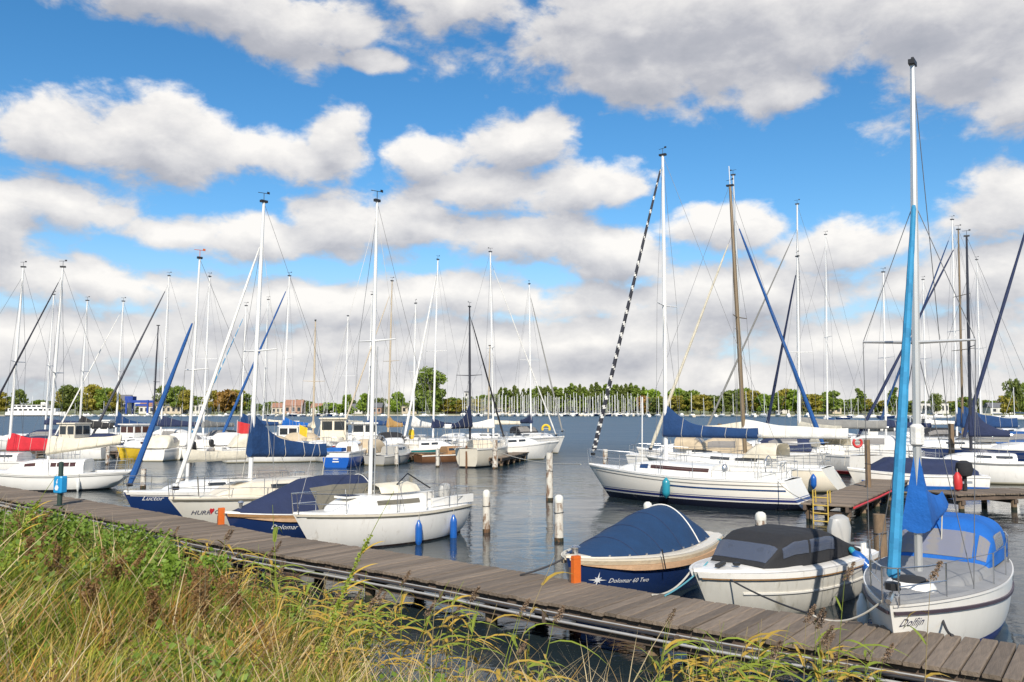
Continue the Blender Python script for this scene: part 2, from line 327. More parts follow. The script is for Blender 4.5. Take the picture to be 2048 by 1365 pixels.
# ------------------------------------------------------------------ boats: local +x is the bow, +y port, z = 0 the waterline
def clamp(x, a=0.0, b_=1.0): return max(a, min(b_, x))
class Boat:
    def __init__(s, name, label, cat, pos, az, L, B, fm, fb, fs, rake=.7, trk=.15, wt=.62, dr=.32, zk0=0.0, full=2.1, group=None, tilt=0.0):
        s.L, s.B, s.fm, s.fb, s.fs, s.rake, s.trk, s.wt, s.dr, s.zk0, s.full = L, B, fm, fb, fs, rake, trk, wt, dr, zk0, full
        s.root = empty(name, (pos[0], pos[1], 0), R(90 - az)); s.root.rotation_euler.x = R(tilt); tag(s.root, label, cat, group)
        s.az = az; s.pos = Vector((pos[0], pos[1], 0))
    def W(s, p):                                   # local -> world
        return s.pos + Matrix.Rotation(R(90 - s.az), 3, 'Z') @ Vector(p)
    def hb(s, u):
        m = .42
        if u < m: k = s.wt + (1 - s.wt) * math.sin(PI / 2 * max(u, 0) / m) ** .85
        else: k = max(0, 1 - ((min(u, 1) - m) / (1 - m)) ** s.full) ** .88
        return k * s.B / 2
    def zs(s, u):
        return s.fm + ((s.fb - s.fm) * ((u - .4) / .6) ** 2 if u > .4 else (s.fs - s.fm) * ((.4 - u) / .4) ** 2)
    def zk(s, u):
        return -s.dr + ((s.zk0 + s.dr) * ((.5 - u) / .5) ** 2 if u < .5 else (s.dr - .12) * ((u - .5) / .5) ** 3)
    def xx(s, u, z):
        a, b_ = s.zk(u), s.zs(u); q = clamp((z - a) / (b_ - a), 0, 1.3)
        Lw = s.L - s.rake - abs(s.trk); x0 = -s.L / 2 + max(s.trk, 0)
        return x0 + u * Lw + s.rake * q * max(0, (u - .5) / .5) ** 2 - s.trk * q * max(0, (.35 - u) / .35) ** 2
    def hp(s, u, v, side=1):                       # hull surface: v = 0 sheer ... 1 keel
        ph = clamp(v, 0, 1) * PI / 2; zs, zk = s.zs(u), s.zk(u); z = zs + (zk - zs) * math.sin(ph)
        e = .36 + .85 * clamp(u) ** 2.2
        return Vector((s.xx(u, z), side * s.hb(u) * max(math.cos(ph), 0) ** e, z))
    def hd(s, u, d, side=1):                       # a point on the hull d metres below the sheer
        return s.hp(u, math.asin(clamp(d / (s.zs(u) - s.zk(u)), -1, 1)) / (PI / 2), side)
    def u_at(s, x):                                # station of a deck position x
        lo, hi = 0.0, 1.0
        for _ in range(30):
            mid = (lo + hi) / 2
            if s.xx(mid, s.zs(mid)) < x: lo = mid
            else: hi = mid
        return lo
    def part(s, mb, name, mat, smooth=True, parent=None, angle=40): return mb.ob(name, mat, parent or s.root, smooth, angle)
    def hull(s, mat, nu=22, nv=9):
        rows = []
        for i in range(nu + 1):
            u = i / nu; u = u if u < .5 else .5 + .5 * (1 - (1 - (u - .5) * 2) ** 1.35)
            rows.append([s.hp(u, j / nv) for j in range(nv + 1)] + [s.hp(u, (nv - 1 - j) / nv, -1) for j in range(nv)])
        m = MB(); m.loft(rows, cap0=True); s.hullo = s.part(m, 'hull', mat, angle=50); return s.hullo
    def strip(s, d0, d1, off, name, mat, u0=0.0, u1=.995, n=26, sides=(1, -1), taper=0.0, kb=1.0):   # a band along the hull between two depths under the sheer
        m = MB()
        for sd in sides:
            rows = []
            for i in range(n + 1):
                u = u0 + (u1 - u0) * i / n; kt = clamp((u1 - u) / taper, .04, 1) ** .7 if taper else 1.0; dk = d0 * (1 + (kb - 1) * u); a = s.hd(u, dk, sd); b_ = s.hd(u, dk + (d1 - d0) * kt, sd); off_ = off * (.3 + .7 * kt)
                t = s.hd(min(u + .01, 1), d0, sd) - s.hd(max(u - .01, 0), d0, sd); nn = Vector((-t.y, t.x, 0)) * sd
                nn = nn.normalized() if nn.length > 1e-6 else Vector((0, sd, 0))
                rows.append([a - nn * .01, a + nn * off_, b_ + nn * off_, b_ - nn * .01])
            m.loft(rows, True, True, True)
        return s.part(m, name, mat)
    def deck(s, mat, ck=None, cw=.6, cz=.25, camber=.06):
        """ck = (u0, u1) of the cockpit well"""
        n = 24; us = [i / n for i in range(n + 1)]
        if ck: us = sorted(us + [ck[0], ck[0] + 1e-4, ck[1], ck[1] - 1e-4])
        rows = []
        for u in us:
            hb, z = s.hb(u) - .005, s.zs(u); zd = z + .01 + camber * .3; zc = z + camber
            w1 = hb * cw if ck else hb * .5; inn = ck and ck[0] < u < ck[1]
            x = s.xx(u, z); zz = cz if inn else zc
            half = [(hb, z + .005), (hb * .93, zd), (w1, zd), (w1 * .97, zz if inn else zd + .01), (0, zz)]
            rows.append([Vector((x, a, c)) for a, c in half] + [Vector((x, -a, c)) for a, c in half[-2::-1]])
        m = MB(); m.loft(rows); return s.part(m, 'deck', mat, angle=35)
    def cab(s, xa, xf, wa, wf, h, front=.35, z0=None, e=.42, drop=0.0):
        """a cabin trunk from xa (aft) to xf (front); returns the surface S(t, v), v in -1..1"""
        def S(t, v):
            x = xa + (xf - xa) * t; z = (s.zs(s.u_at(x)) if z0 is None else z0)
            k = 1 if t < 1 - front else max(0.0, 1 - ((t - 1 + front) / front) ** 2.0)
            hh = (h + drop * t) * (k ** .75) + .015; ww = wa + (wf - wa) * t ** 1.6
            ww = min(ww, max(s.hb(s.u_at(x)) - .10, .03)); ww = ww * (.55 + .45 * k ** .5) if t > 1 - front else ww
            th = v * PI / 2; sn, cs = math.sin(th), max(math.cos(th), 0)
            return Vector((x, ww * math.copysign(abs(sn) ** e, sn) * (1 - .10 * cs ** e), z + hh * cs ** e))
        return S
    def shell(s, S, name, mat, nu=16, nv=16, cap0=True, cap1=False, u0=0.0, u1=1.0, v0=-1.0, v1=1.0):
        rows = [[S(u0 + (u1 - u0) * i / nu, v0 + (v1 - v0) * j / nv) for j in range(nv + 1)] for i in range(nu + 1)]
        m = MB(); m.loft(rows, cap0=cap0, cap1=cap1); return s.part(m, name, mat, angle=45)
    def wins(s, S, spans, mat='glass', v=(.62, .86), off=.008, sides=(1, -1), parent=None, name='window'):
        for (a, b_) in spans:
            for sd in sides:
                s.part(patch(S, a, b_, sd * v[0], sd * v[1], 4, 3, off), name, mat, parent=parent)
    def mast(s, x, z0, top, r=.062, mat='mast_white', rake=.02, spread=(), sl=.75, vane=True, shrouds=True, wr=.007, chain_y=None, stays=True, bowx=None, sternx=None, fore=.96, head=None):
        """mast with its spreaders, wires and masthead"""
        s.mx, s.mtop, s.mz0 = x, top, z0
        mp = lambda z: Vector((x - rake * (z - z0), 0, z)); s.mp = mp
        m = MB(); m.tube([mp(z0), mp(z0 + (top - z0) * .6), mp(top)], [r, r, r * .62], 8)
        mo = s.part(m, 'mast', mat)
        hd = MB(); hd.box(mp(top) + Vector((0, 0, .03)), (r * 3.4, r * 1.6, .07)); s.part(hd, 'masthead', 'black', False, mo)
        if vane:
            v = MB(); p = mp(top + .05); v.tube([p, p + Vector((0, 0, .24))], .010, 5); v.tube([p + Vector((-.16, .05, .24)), p + Vector((.18, -.05, .24))], .010, 5)
            v.box(p + Vector((-.13, .04, .26)), (.09, .012, .07)); s.part(v, 'wind_vane', head or 'black', False, mo)
        u = s.u_at(x); hb = (chain_y or s.hb(u) * .93); zd = s.zs(u); tops = mp(z0 + (top - z0) * fore)
        for fz in spread:
            z = z0 + (top - z0) * fz
            for sd in (1, -1):
                q = MB(); q.tube([mp(z), mp(z) + Vector((-.12, sd * sl * (1 if fz < .6 else .75), .03))], [.03, .018], 6); s.part(q, 'spreader', mat, True)
        if shrouds:
            for sd in (1, -1):
                pts = [Vector((x - .12, sd * hb, zd))] + [mp(z0 + (top - z0) * fz) + Vector((-.12, sd * sl * (1 if fz < .6 else .75), .03)) for fz in spread] + [tops]
                s.part(MB().tube(pts, wr, 4, False), 'shroud', 'wire')
                lo = mp(z0 + (top - z0) * (spread[0] if spread else .6))
                s.part(MB().tube([Vector((x - .35, sd * hb * .97, zd)), lo], wr, 4, False), 'lower_shroud', 'wire')
        if stays:
            bx = bowx if bowx is not None else s.xx(1, s.zs(1)) - .12; s.bowp = Vector((bx, 0, s.zs(s.u_at(bx)) + .05)); s.topf = tops
            s.part(MB().tube([s.bowp, tops], wr, 4, False), 'forestay', 'wire')
            tx = sternx if sternx is not None else s.xx(0, s.zs(0)) + .08
            s.part(MB().tube([Vector((tx, 0, s.zs(0))), mp(top)], wr, 4, False), 'backstay', 'wire')
        return mo
    def jib(s, mats, r=.075, t0=.05, t1=.93, spiral=0, n=8):
        """furled headsail rolled round the forestay"""
        N = 150 if spiral else 14; a, b_ = s.bowp, s.topf; d = b_ - a; rows = []
        for i in range(N + 1):
            t = t0 + (t1 - t0) * i / N; k = r * (1.05 - .62 * (i / N) ** 1.3) * (.72 if i in (0, N) else 1)
            c = a + d * t; k *= 1 + (.025 if spiral else .08) * math.sin(i * 1.7 * (.35 if spiral else 1))
            rows.append([c + Vector((k * math.cos(2 * PI * j / n), k * math.sin(2 * PI * j / n), 0)) for j in range(n)])
        m = MB(); m.loft(rows, True, True, True)
        if spiral:
            ml = len(mats)
            for i in range(N):
                for j in range(n):
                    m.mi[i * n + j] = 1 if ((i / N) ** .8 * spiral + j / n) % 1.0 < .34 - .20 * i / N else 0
        o = s.part(m, 'furled_headsail', mats)
        s.part(MB().lathe([(.05, -.05), (.10, -.04), (.10, .05), (.05, .06)], a + d * .03, 8), 'furling_drum', 'black', parent=o); return o
    def boom(s, zb, length, mat='cv_blue', h0=.9, h1=.16, wd=.13, pw=2.6, bmat='mast_alu', droop=0.0, x0=None, collar=True):
        """boom with the mainsail stowed under a cover"""
        a = s.mp(zb) + Vector((-.08, 0, 0)); bo = MB(); end = a + Vector((-length, 0, droop)); bo.tube([a, end + Vector((-.12, 0, 0))], .05, 8); bb = s.part(bo, 'boom', bmat)
        if mat:
            rows = []; N = 28
            for i in range(N + 1):
                t = i / N; c = a.lerp(end, t) + Vector((.16 * (1 - t), 0, 0)); h = h1 + (h0 - h1) * (1 - t) ** pw; wdd = wd * (1 - .45 * t) * (1 + .10 * math.sin(9 * t + 1))
                h *= 1 + .05 * math.sin(13 * t); row = []; wdd *= 1 + .05 * math.sin(31 * t)
                for j in range(12):
                    an = 2 * PI * j / 12; sn, cs = math.sin(an), math.cos(an)
                    y = wdd * cs * (1 - .72 * max(sn, 0) ** .9); z = (h * sn if sn > 0 else .13 * sn)
                    row.append(c + Vector((-.10 * max(sn, 0) * h * .5, y, z + .02)))
                rows.append(row)
            m = MB(); m.loft(rows, True, True, True); s.part(m, 'sail_cover', mat, angle=85)
            for tt in ((.22, .45, .68, .9) if length > 2.1 else ()): i_ = int(tt * N); s.part(MB().tube([p_ + (p_ - (a.lerp(end, tt) + Vector((.1, 0, 0)))).normalized() * .006 for p_ in rows[i_] + rows[i_][:1]], .009, 4, False), 'cover_tie', 'rope')
        sh = MB().tube([end, Vector((end.x + .2, 0, s.zs(.1) + .1))], .012, 5); s.part(sh, 'mainsheet', 'rope')
        return bb
    def rails(s, us=(.16, .34, .52, .70), h=.55, pulpit=True, pushpit=True, r=.012, lines=2, lr=.005):
        bx = s.xx(1, s.zs(1)); 
        if pulpit:
            for sd in (1, -1):
                f = Vector((bx - .08, sd * .10, s.zs(1))); u2 = .84; b2 = s.hp(u2, 0, sd); b2.y *= .93
                m = MB(); tp = f + Vector((.06, 0, h)); t2 = b2 + Vector((0, 0, h)); mid = (tp + t2) / 2 + Vector((0, sd * .06, 0))
                m.tube([f, tp, mid, t2, b2], r, 5, False); m.tube([(f + tp) / 2, (b2 + t2) / 2], r * .8, 5, False); s.part(m, 'pulpit_rail', 'steel')
            s.part(MB().tube([Vector((bx - .02, .10, s.zs(1) + h)), Vector((bx + .04, 0, s.zs(1) + h)), Vector((bx - .02, -.10, s.zs(1) + h))], r, 5, False), 'pulpit_bar', 'steel')
        if pushpit:
            for sd in (1, -1):
                u1 = .02; a = s.hp(u1, 0, sd); a.y *= .92; c = s.hp(.14, 0, sd); c.y *= .94; t = Vector((0, 0, h)); e = Vector((a.x + .03, sd * .22 * s.B / 2.4, a.z))
                m = MB(); m.tube([e, e + t, a + t, c + t, c], r, 5, False); m.tube([a, a + t], r, 5, False); m.tube([e + t * .5, a + t * .5, c + t * .5], r * .8, 5, False); s.part(m, 'pushpit_rail', 'steel')
        for sd in (1, -1):
            pts = []
            for u in us:
                p = s.hp(u, 0, sd); p.y *= .94; pts.append(p); s.part(MB().tube([p, p + Vector((0, 0, h))], r, 5), 'stanchion', 'steel')
            a = s.hp(.14, 0, sd); a.y *= .94; z = s.hp(.84, 0, sd); z.y *= .93
            for k in range(lines):
                hh = Vector((0, 0, h * (1 - .48 * k))); s.part(MB().tube([q + hh for q in ([a] if pushpit else []) + pts + ([z] if pulpit else [])], lr, 4, False), 'lifeline', 'wire')
    def hood(s, xa, xf, w, h, mat, name='sprayhood', z0=None, wins=(), wmat='vinyl', e=.55, front=.45, rear=0.0, nu=14):
        def S(t, v):
            x = xa + (xf - xa) * t; z = (s.zs(s.u_at(x)) if z0 is None else z0)
            k = 1 if t < 1 - front else max(0.0, 1 - ((t - 1 + front) / front) ** 1.7)
            if rear and t < rear: k = min(k, max(0.0, 1 - ((rear - t) / rear) ** 1.7))
            th = v * PI / 2; sn, cs = math.sin(th), max(math.cos(th), 0); ww = w * (1 - .12 * t ** 2)
            return Vector((x, ww * math.copysign(abs(sn) ** e, sn), z + h * k * cs ** (e * .9) + .01))
        o = s.shell(S, name, mat, nu, 18, False)
        for (t0, t1, v0, v1) in wins: s.part(patch(S, t0, t1, v0, v1, 6, 6, .012), 'window', wmat, parent=o)
        return S, o
    def text(s, body, u, d, size, mat='lettering_dark', side=1, shear=0.0, off=.008, name='name_lettering'):
        cu = bpy.data.curves.new('t', 'FONT'); cu.body = body; cu.size = size; cu.shear = shear; cu.resolution_u = 2
        o = bpy.data.objects.new('t', cu); COL.objects.link(o); me = bpy.data.meshes.new_from_object(o); bpy.data.objects.remove(o)
        s.wrap([v.co.copy() for v in me.vertices], [tuple(p.vertices) for p in me.polygons], u, d, mat, side, off, name)
    def wrap(s, vs, fs, u, d, mat, side=1, off=.008, name='name_lettering'):
        p0 = s.hd(u, d, side).x; out = []
        for v in vs:
            x = p0 - side * v.x; uu = s.u_at(x); dd = d - v.y
            for _ in range(6): uu += (x - s.hd(clamp(uu), dd, side).x) / s.L
            uu = clamp(uu, 0, 1); q = s.hd(uu, dd, side); t = s.hd(min(uu + .01, 1), dd, side) - s.hd(max(uu - .01, 0), dd, side)
            n = Vector((-t.y, t.x, 0)) * side; q += n.normalized() * off if n.length > 1e-6 else Vector((0, side * off, 0)); out.append(q)
        m = MB(); m.add(out, fs); return s.part(m, name, mat, False)
    def outboard(s, x=None, mat='black', y=0.0, z=None, k=1.0):
        x = x if x is not None else s.xx(0, .3) - .18; z = z if z is not None else s.zs(0) + .05
        m = MB(); rows = []
        for (zz, a, b_) in ((0, .10, .09), (.06, .20, .15), (.28, .23, .16), (.42, .18, .13), (.47, .08, .06)):
            zz, a, b_ = zz * k, a * k, b_ * k
            rows.append([Vector((x + a * math.cos(2 * PI * j / 10) - .05 * zz, y + b_ * math.sin(2 * PI * j / 10), z + zz)) for j in range(10)])
        m.loft(rows, True, True, True); o = s.part(m, 'outboard_motor', mat)
        l = MB(); l.box((x, y, z - .30), (.13, .09, .62)); l.box((x - .06, y, z - .55), (.34, .03, .03)); l.box((x + .16, y, z - .02), (.16, .20, .22)); s.part(l, 'motor_leg', 'rubber', False, o); return o
    def hatch(s, x, y, z, d=(.5, .5, .06), mat='glass', frame='deck_white'):
        o = s.part(MB().box((x, y, z), (d[0] + .08, d[1] + .08, d[2])), 'hatch', frame, False); s.part(MB().box((x, y, z + d[2] / 2 + .004), (d[0], d[1], .012)), 'hatch_pane', mat, False, o)
    def toerail(s, mat='gel_white', h=.05): s.strip(-.0, .06, .022, 'rub_rail', mat)
FENDERS = []
def fender(boat, u, side, d, mat, label, ln=.55, r=.10, horiz=False):
    """a fender hanging on the hull from a line"""
    p = boat.hd(u, d, side); t = boat.hd(min(u + .02, 1), d, side) - boat.hd(max(u - .02, 0), d, side); n = (Vector((-t.y, t.x, 0)) * side).normalized()
    q = boat.W(p + n * (r + .015)); top = boat.W(boat.hp(u, 0, side) + n * .03 + Vector((0, 0, .03)))
    e = empty('fender', q); tag(e, label, 'fender', 'fenders hanging on the boats')
    prof = [(.02, ln / 2 + .07), (.035, ln / 2 + .05), (r * .55, ln / 2), (r * .92, ln / 2 - .07), (r, ln / 2 - .14), (r, -ln / 2 + .14), (r * .92, -ln / 2 + .07), (r * .55, -ln / 2), (.035, -ln / 2 - .05), (.02, -ln / 2 - .07)]
    MB().lathe(prof, (0, 0, 0), 12).ob('body', mat, e)
    MB().tube([(0, 0, ln / 2 + .05), top - q], .008, 5, False).ob('lanyard', 'rope', e)
    return e
def rope(a, b_, sag, mat, label, r=.012, cat='rope', group='mooring ropes'):
    a, b_ = Vector(a), Vector(b_); pts = [a.lerp(b_, i / 12) - Vector((0, 0, sag * 4 * (i / 12) * (1 - i / 12))) for i in range(13)]
    o = MB().tube([p - a for p in pts], r, 6).ob('mooring_rope', mat); o.location = a; return tag(o, label, cat, group)
# ------------------------------------------------------------------ lake, bank and far land
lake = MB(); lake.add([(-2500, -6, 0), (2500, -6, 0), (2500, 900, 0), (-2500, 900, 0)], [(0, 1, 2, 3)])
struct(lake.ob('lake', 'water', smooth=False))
SHORE = [(-60, 62), (-30, 39), (-18.2, 28.6), (-12.6, 22.7), (-9.2, 19.2), (-6.2, 17.0), (-4.1, 14.7), (-2.7, 12.9), (-1.9, 11.4), (-1.3, 10.0), (-.2, 8.7), (2.6, 7.9), (6, 6.2), (14, 1.0), (22, -5)]
SH = np.array(SHORE, float)
def shore_dist(xy):                         # > 0 on land
    xy = np.atleast_2d(xy); best = np.full(len(xy), 1e9); sg = np.ones(len(xy))
    for a, b_ in zip(SH[:-1], SH[1:]):
        d = b_ - a; t = np.clip(((xy - a) @ d) / (d @ d), 0, 1); q = a + t[:, None] * d; r = xy - q; ds = np.hypot(r[:, 0], r[:, 1])
        cr = d[0] * r[:, 1] - d[1] * r[:, 0]; m = ds < best; best = np.where(m, ds, best); sg = np.where(m, np.where(cr > 0, -1, 1), sg)
    return best * sg
def ground_z(xy):
    xy = np.atleast_2d(xy); d = shore_dist(xy)
    z = np.where(d < 0, .25 * d - .02, -.02 + 2.05 * (1 - np.exp(-np.maximum(d, 0) / 4.2)))
    return z + .05 * np.sin(xy[:, 0] * 1.7 + 1) * np.cos(xy[:, 1] * 1.3) * np.clip(d, 0, 1)
gx = np.linspace(-44, 16, 121); gy = np.linspace(-8, 50, 117)
G2 = np.array([(x, y) for y in gy for x in gx]); gz = ground_z(G2)
bank = MB(); nx = len(gx)
bank.v = [(G2[i, 0], G2[i, 1], gz[i]) for i in range(len(G2))]
sdv = shore_dist(G2)
bank.f = [(j * nx + i, j * nx + i + 1, (j + 1) * nx + i + 1, (j + 1) * nx + i) for j in range(len(gy) - 1) for i in range(nx - 1) if max(sdv[j * nx + i], sdv[(j + 1) * nx + i + 1], sdv[j * nx + i + 1], sdv[(j + 1) * nx + i]) > -3]
bank.mi = [0] * len(bank.f)
struct(bank.ob('bank', 'soil'))
FARY = 478
far = MB()
xs = [-2500, -420, -300, -160, -95, -40, 20, 80, 130, 200, 300, 2500]; ys = [500, 470, 468, 476, 482, 488, 486, 476, 468, 452, 430, 400]
rows = [[Vector((x, y, -.5)) for x, y in zip(xs, ys)], [Vector((x, y + 1, .9)) for x, y in zip(xs, ys)], [Vector((x, y + 4, 1.1)) for x, y in zip(xs, ys)], [Vector((x, 1200, 1.4)) for x in xs], [Vector((x * 2, 7000, 2)) for x in xs]]
far.loft([r[::-1] for r in rows]); struct(far.ob('far_shore', 'far_land'))
q = MB(); q.loft([[Vector((x, y - .4, -.4)) for x, y in zip(xs, ys)][::-1], [Vector((x, y - .4, .75)) for x, y in zip(xs, ys)][::-1], [Vector((x, y + .9, .78)) for x, y in zip(xs, ys)][::-1]])
struct(q.ob('quay_edge', 'quay', smooth=False))

# ------------------------------------------------------------------ jetties
def chamfer_plank(wd, ln, th, c=.008):
    m = MB(); a = wd / 2; prof = [(-a, -th), (a, -th), (a, -c), (a - c, 0), (-a + c, 0), (-a, -c)]
    m.loft([[Vector((x, -ln / 2, z)) for x, z in prof], [Vector((x, ln / 2, z)) for x, z in prof]], True, True, True); return m
class Path:
    def __init__(s, pts):
        p = [Vector((x, y, 0)) for x, y in pts]; q = []
        for i in range(len(p) - 1):
            a, b_, c, d = p[max(i - 1, 0)], p[i], p[i + 1], p[min(i + 2, len(p) - 1)]
            for k in range(10):
                t = k / 10; q.append(.5 * ((2 * b_) + (c - a) * t + (2 * a - 5 * b_ + 4 * c - d) * t * t + (3 * b_ - a - 3 * c + d) * t ** 3))
        q.append(p[-1]); s.p = q; s.d = [0.0]
        for a, b_ in zip(q[:-1], q[1:]): s.d.append(s.d[-1] + (b_ - a).length)
        s.len = s.d[-1]
    def at(s, d):
        d = clamp(d, 0, s.len); i = 0
        while i < len(s.d) - 2 and s.d[i + 1] < d: i += 1
        t = (d - s.d[i]) / (s.d[i + 1] - s.d[i]); p = s.p[i].lerp(s.p[i + 1], t)
        e = .6; a = s.raw(d - e); b_ = s.raw(d + e); return p, (b_ - a).normalized()
    def raw(s, d):
        d = clamp(d, 0, s.len); i = 0
        while i < len(s.d) - 2 and s.d[i + 1] < d: i += 1
        return s.p[i].lerp(s.p[i + 1], (d - s.d[i]) / (s.d[i + 1] - s.d[i]))
def jetty(pts, width, label, ztop=.6, pitch=.2, pipes=False, pile_gap=3.0, ladder=False):
    """pts run along one long edge; the deck lies on the left-hand side of it"""
    pa = Path(pts); p0 = pa.raw(pa.len / 2); root = empty('jetty', (p0.x, p0.y, 0)); tag(root, label, 'jetty'); org = Vector((p0.x, p0.y, 0))
    me = chamfer_plank(pitch - .018, width, .05, .012).mesh('plank', 'plank', False); n = int(pa.len / pitch); rnd = random.Random(int(pa.len * 10))
    for i in range(n):
        p, t = pa.at((i + .5) * pitch); nn = Vector((-t.y, t.x, 0)); c = p + nn * (width / 2 + rnd.uniform(-.022, .022))
        o = bpy.data.objects.new('plank', me); COL.objects.link(o); o.parent = root
        o.location = c - org + Vector((0, 0, ztop + rnd.uniform(-.008, .008))); o.rotation_euler = (rnd.uniform(-.004, .004), rnd.uniform(-.012, .012), math.atan2(t.y, t.x) + rnd.uniform(-.010, .010))
    def run(off, z, r=None, box=None, name='stringer', mat='beam', wob=0.0):
        m = MB(); N = max(4, int(pa.len / .7)); rows = []
        for i in range(N + 1):
            p, t = pa.at(pa.len * i / N); nn = Vector((-t.y, t.x, 0)); c = p + nn * off - org; zz = z + wob * math.sin(i * 1.3) * .5 + wob * math.sin(i * .37)
            if box: rows.append([c + nn * a * box[0] / 2 + Vector((0, 0, zz + b_ * box[1] / 2)) for a, b_ in ((-1, -1), (1, -1), (1, 1), (-1, 1))])
            else: rows.append([c + nn * r * math.cos(2 * PI * j / 8) + Vector((0, 0, zz + r * math.sin(2 * PI * j / 8))) for j in range(8)])
        m.loft(rows, True, True, True); m.ob(name, mat, root, smooth=not box)
    for k in (.12, width / 2, width - .12): run(k, ztop - .05 - .085, box=(.09, .166))
    if pipes:
        run(-.035, .478, r=.011, name='pipe', mat='pipe_grey', wob=.004); run(-.05, .438, r=.020, name='pipe', mat='pipe_dark', wob=.004)
        run(-.075, .375, r=.019, name='pipe', mat='pipe_grey', wob=.006); run(.03, .30, box=(.07, .09), name='fender_beam', mat='beam')
        for i in range(int(pa.len / 2.2)):
            p, t = pa.at(1 + i * 2.2); nn = Vector((-t.y, t.x, 0)); m = MB(); m.box(p - nn * .055 - org + Vector((0, 0, .40)), (.05, .10, .16), math.atan2(t.y, t.x)); m.ob('pipe_bracket', 'beam', root, False)
    for i in range(int(pa.len / pile_gap) + 1):
        for k in (.18, width - .18):
            p, t = pa.at(.3 + i * pile_gap); nn = Vector((-t.y, t.x, 0)); c = p + nn * k - org; MB().lathe([(.10, -1.2), (.10, ztop - .22), (.09, ztop - .219)], c, 8).ob('pile', 'pile_wood', root)
        p, t = pa.at(.3 + i * pile_gap); nn = Vector((-t.y, t.x, 0)); MB().box(p + nn * width / 2 - org + Vector((0, 0, ztop - .30)), (.14, width - .10, .14), math.atan2(t.y, t.x)).ob('cross_beam', 'beam', root, False)
    return root, pa
NEAR = [(-30, 39.9), (-24, 34.8), (-16.9, 28.5), (-11, 23.25), (-6.6, 19.05), (-2.6, 15.85), (.67, 13.05), (2.83, 11.35), (5.5, 9.42), (9.2, 6.7)]
jetty(NEAR, 1.62, 'long weathered plank jetty with pipes along its edge above the grassy bank', pipes=True)
a0, a1 = P(1601, 1006, .6), P(1748, 955, .6)
dj = (a1 - a0).normalized(); e1 = a0 + dj * 13
jetty([(e1.x + dj.y * 1.5, e1.y - dj.x * 1.5), ((a0 + e1).x / 2 + dj.y * 1.5, (a0 + e1).y / 2 - dj.x * 1.5), (a0.x + dj.y * 1.5, a0.y - dj.x * 1.5)][::-1], 1.5, 'grey plank finger jetty with a yellow ladder on its end', pile_gap=2.4)
JR0 = a0; JRd = dj
b0, b1 = P(1915, 990, .6), P(2120, 984, .6)
jetty([(b0.x, b0.y), ((b0 + b1).x / 2, (b0 + b1).y / 2), (b1.x, b1.y)], 1.7, 'brown plank jetty under the bow of the white sloop with the black mast', pile_gap=2.2)
jetty([(-.55, 52.3), (1.3, 60), (3.3, 68.2)], 1.7, 'narrow wooden finger jetty on many short piles beside the cream double-ender', pile_gap=1.6, pitch=.25)
jetty([(-52, 62.5), (-26, 60.2), (-1.0, 57.8)], 1.5, 'wooden jetty behind the row of small moored motor boats', pile_gap=3, pitch=.25)
# yellow ladder on the end of the finger jetty
lt = empty('ladder', (0, 0, 0)); tag(lt, 'yellow steel ladder on the end of the finger jetty', 'ladder')
per = Vector((dj.y, -dj.x, 0)); base = Vector((JR0.x, JR0.y, 0)) + per * .62 - dj * .075; lt.location = base
for k in (-.22, .22): MB().tube([per * k + dj * .35 + Vector((0, 0, .62)), per * k + dj * .3 + Vector((0, 0, 1.02)), per * k + Vector((0, 0, 1.02)), per * k + Vector((0, 0, -.5))], .021, 6).ob('side_rail', 'yellow_paint', lt)
for i in range(4): MB().tube([per * -.22 + Vector((0, 0, .08 + i * .24)), per * .22 + Vector((0, 0, .08 + i * .24))], .02, 6).ob('rung', 'yellow_paint', lt)
rb = MB(); rr = Vector((JR0.x, JR0.y, .3)) + per * 1.55; rb.tube([rr + dj * .2 + Vector((0, 0, .22)), rr + dj * 4 + Vector((0, 0, .2)), rr + dj * 9 + Vector((0, 0, .22))], .035, 6); o = rb.ob('hose', 'red'); tag(o, 'red hose lying along the edge of the finger jetty', 'hose')

# ------------------------------------------------------------------ mooring piles
def pile(px, wy, ty, d_px, label, white=True, cap=True, lean=0.0):
    p = P(px, wy, 0); top = AY(px, ty, p.y).z; r = max(.085, d_px / 2 / F * p.y); e = empty('mooring_pile', (p.x, p.y, 0)); tag(e, label, 'mooring pile', 'mooring piles standing in the water')
    e.rotation_euler = (R(random.uniform(-1, 1)), R(lean), random.uniform(0, 6)); hc = .20 if cap else 0
    prof = [(r, -1.3), (r * 1.02, 0), (r * .97, (top - hc) * .5), (r * .96, top - hc)]
    rows = []
    for i, (rr_, z) in enumerate(prof): rows.append([Vector((rr_ * math.cos(2 * PI * j / 14) * (1 + .04 * math.sin(j * 2.1 + i)), rr_ * math.sin(2 * PI * j / 14), z)) for j in range(14)])
    m = MB(); m.loft(rows, True, True, True); m.ob('post', 'pile_white' if white else 'pile_wood', e)
    if cap: MB().lathe([(r * .99, top - hc - .004), (r * .99, top - .09), (r * .8, top - .035), (r * .4, top)], n=14).ob('cap', 'pile_cap', e)
    MB().tube([(r * 1.04 * math.cos(k * .7), r * 1.04 * math.sin(k * .7), top * .62 + .01 * math.sin(k)) for k in range(10)], .012, 5).ob('rope_ring', 'rope_dark', e)
    return e
pile(973, 1065, 980, 15, 'white-capped pile with a rusty stain right of the white sailboat stern')
pile(1118, 1083, 990, 18, 'thick white-capped pile with brown worn patches near the navy launch')
pile(1099, 1001, 906, 14, 'tall slender pale pile in open water with a rope tied to it', cap=False)
pile(1296, 1052, 1004, 17, 'white pile rising behind the navy launch cover')
pile(1523, 1096, 1024, 22, 'stubby mottled pile behind the launch with the black canopy')
pile(1762, 1128, 1029, 25, 'thick bare brown pile beside the light blue furled headsail', white=False, cap=False, lean=1)
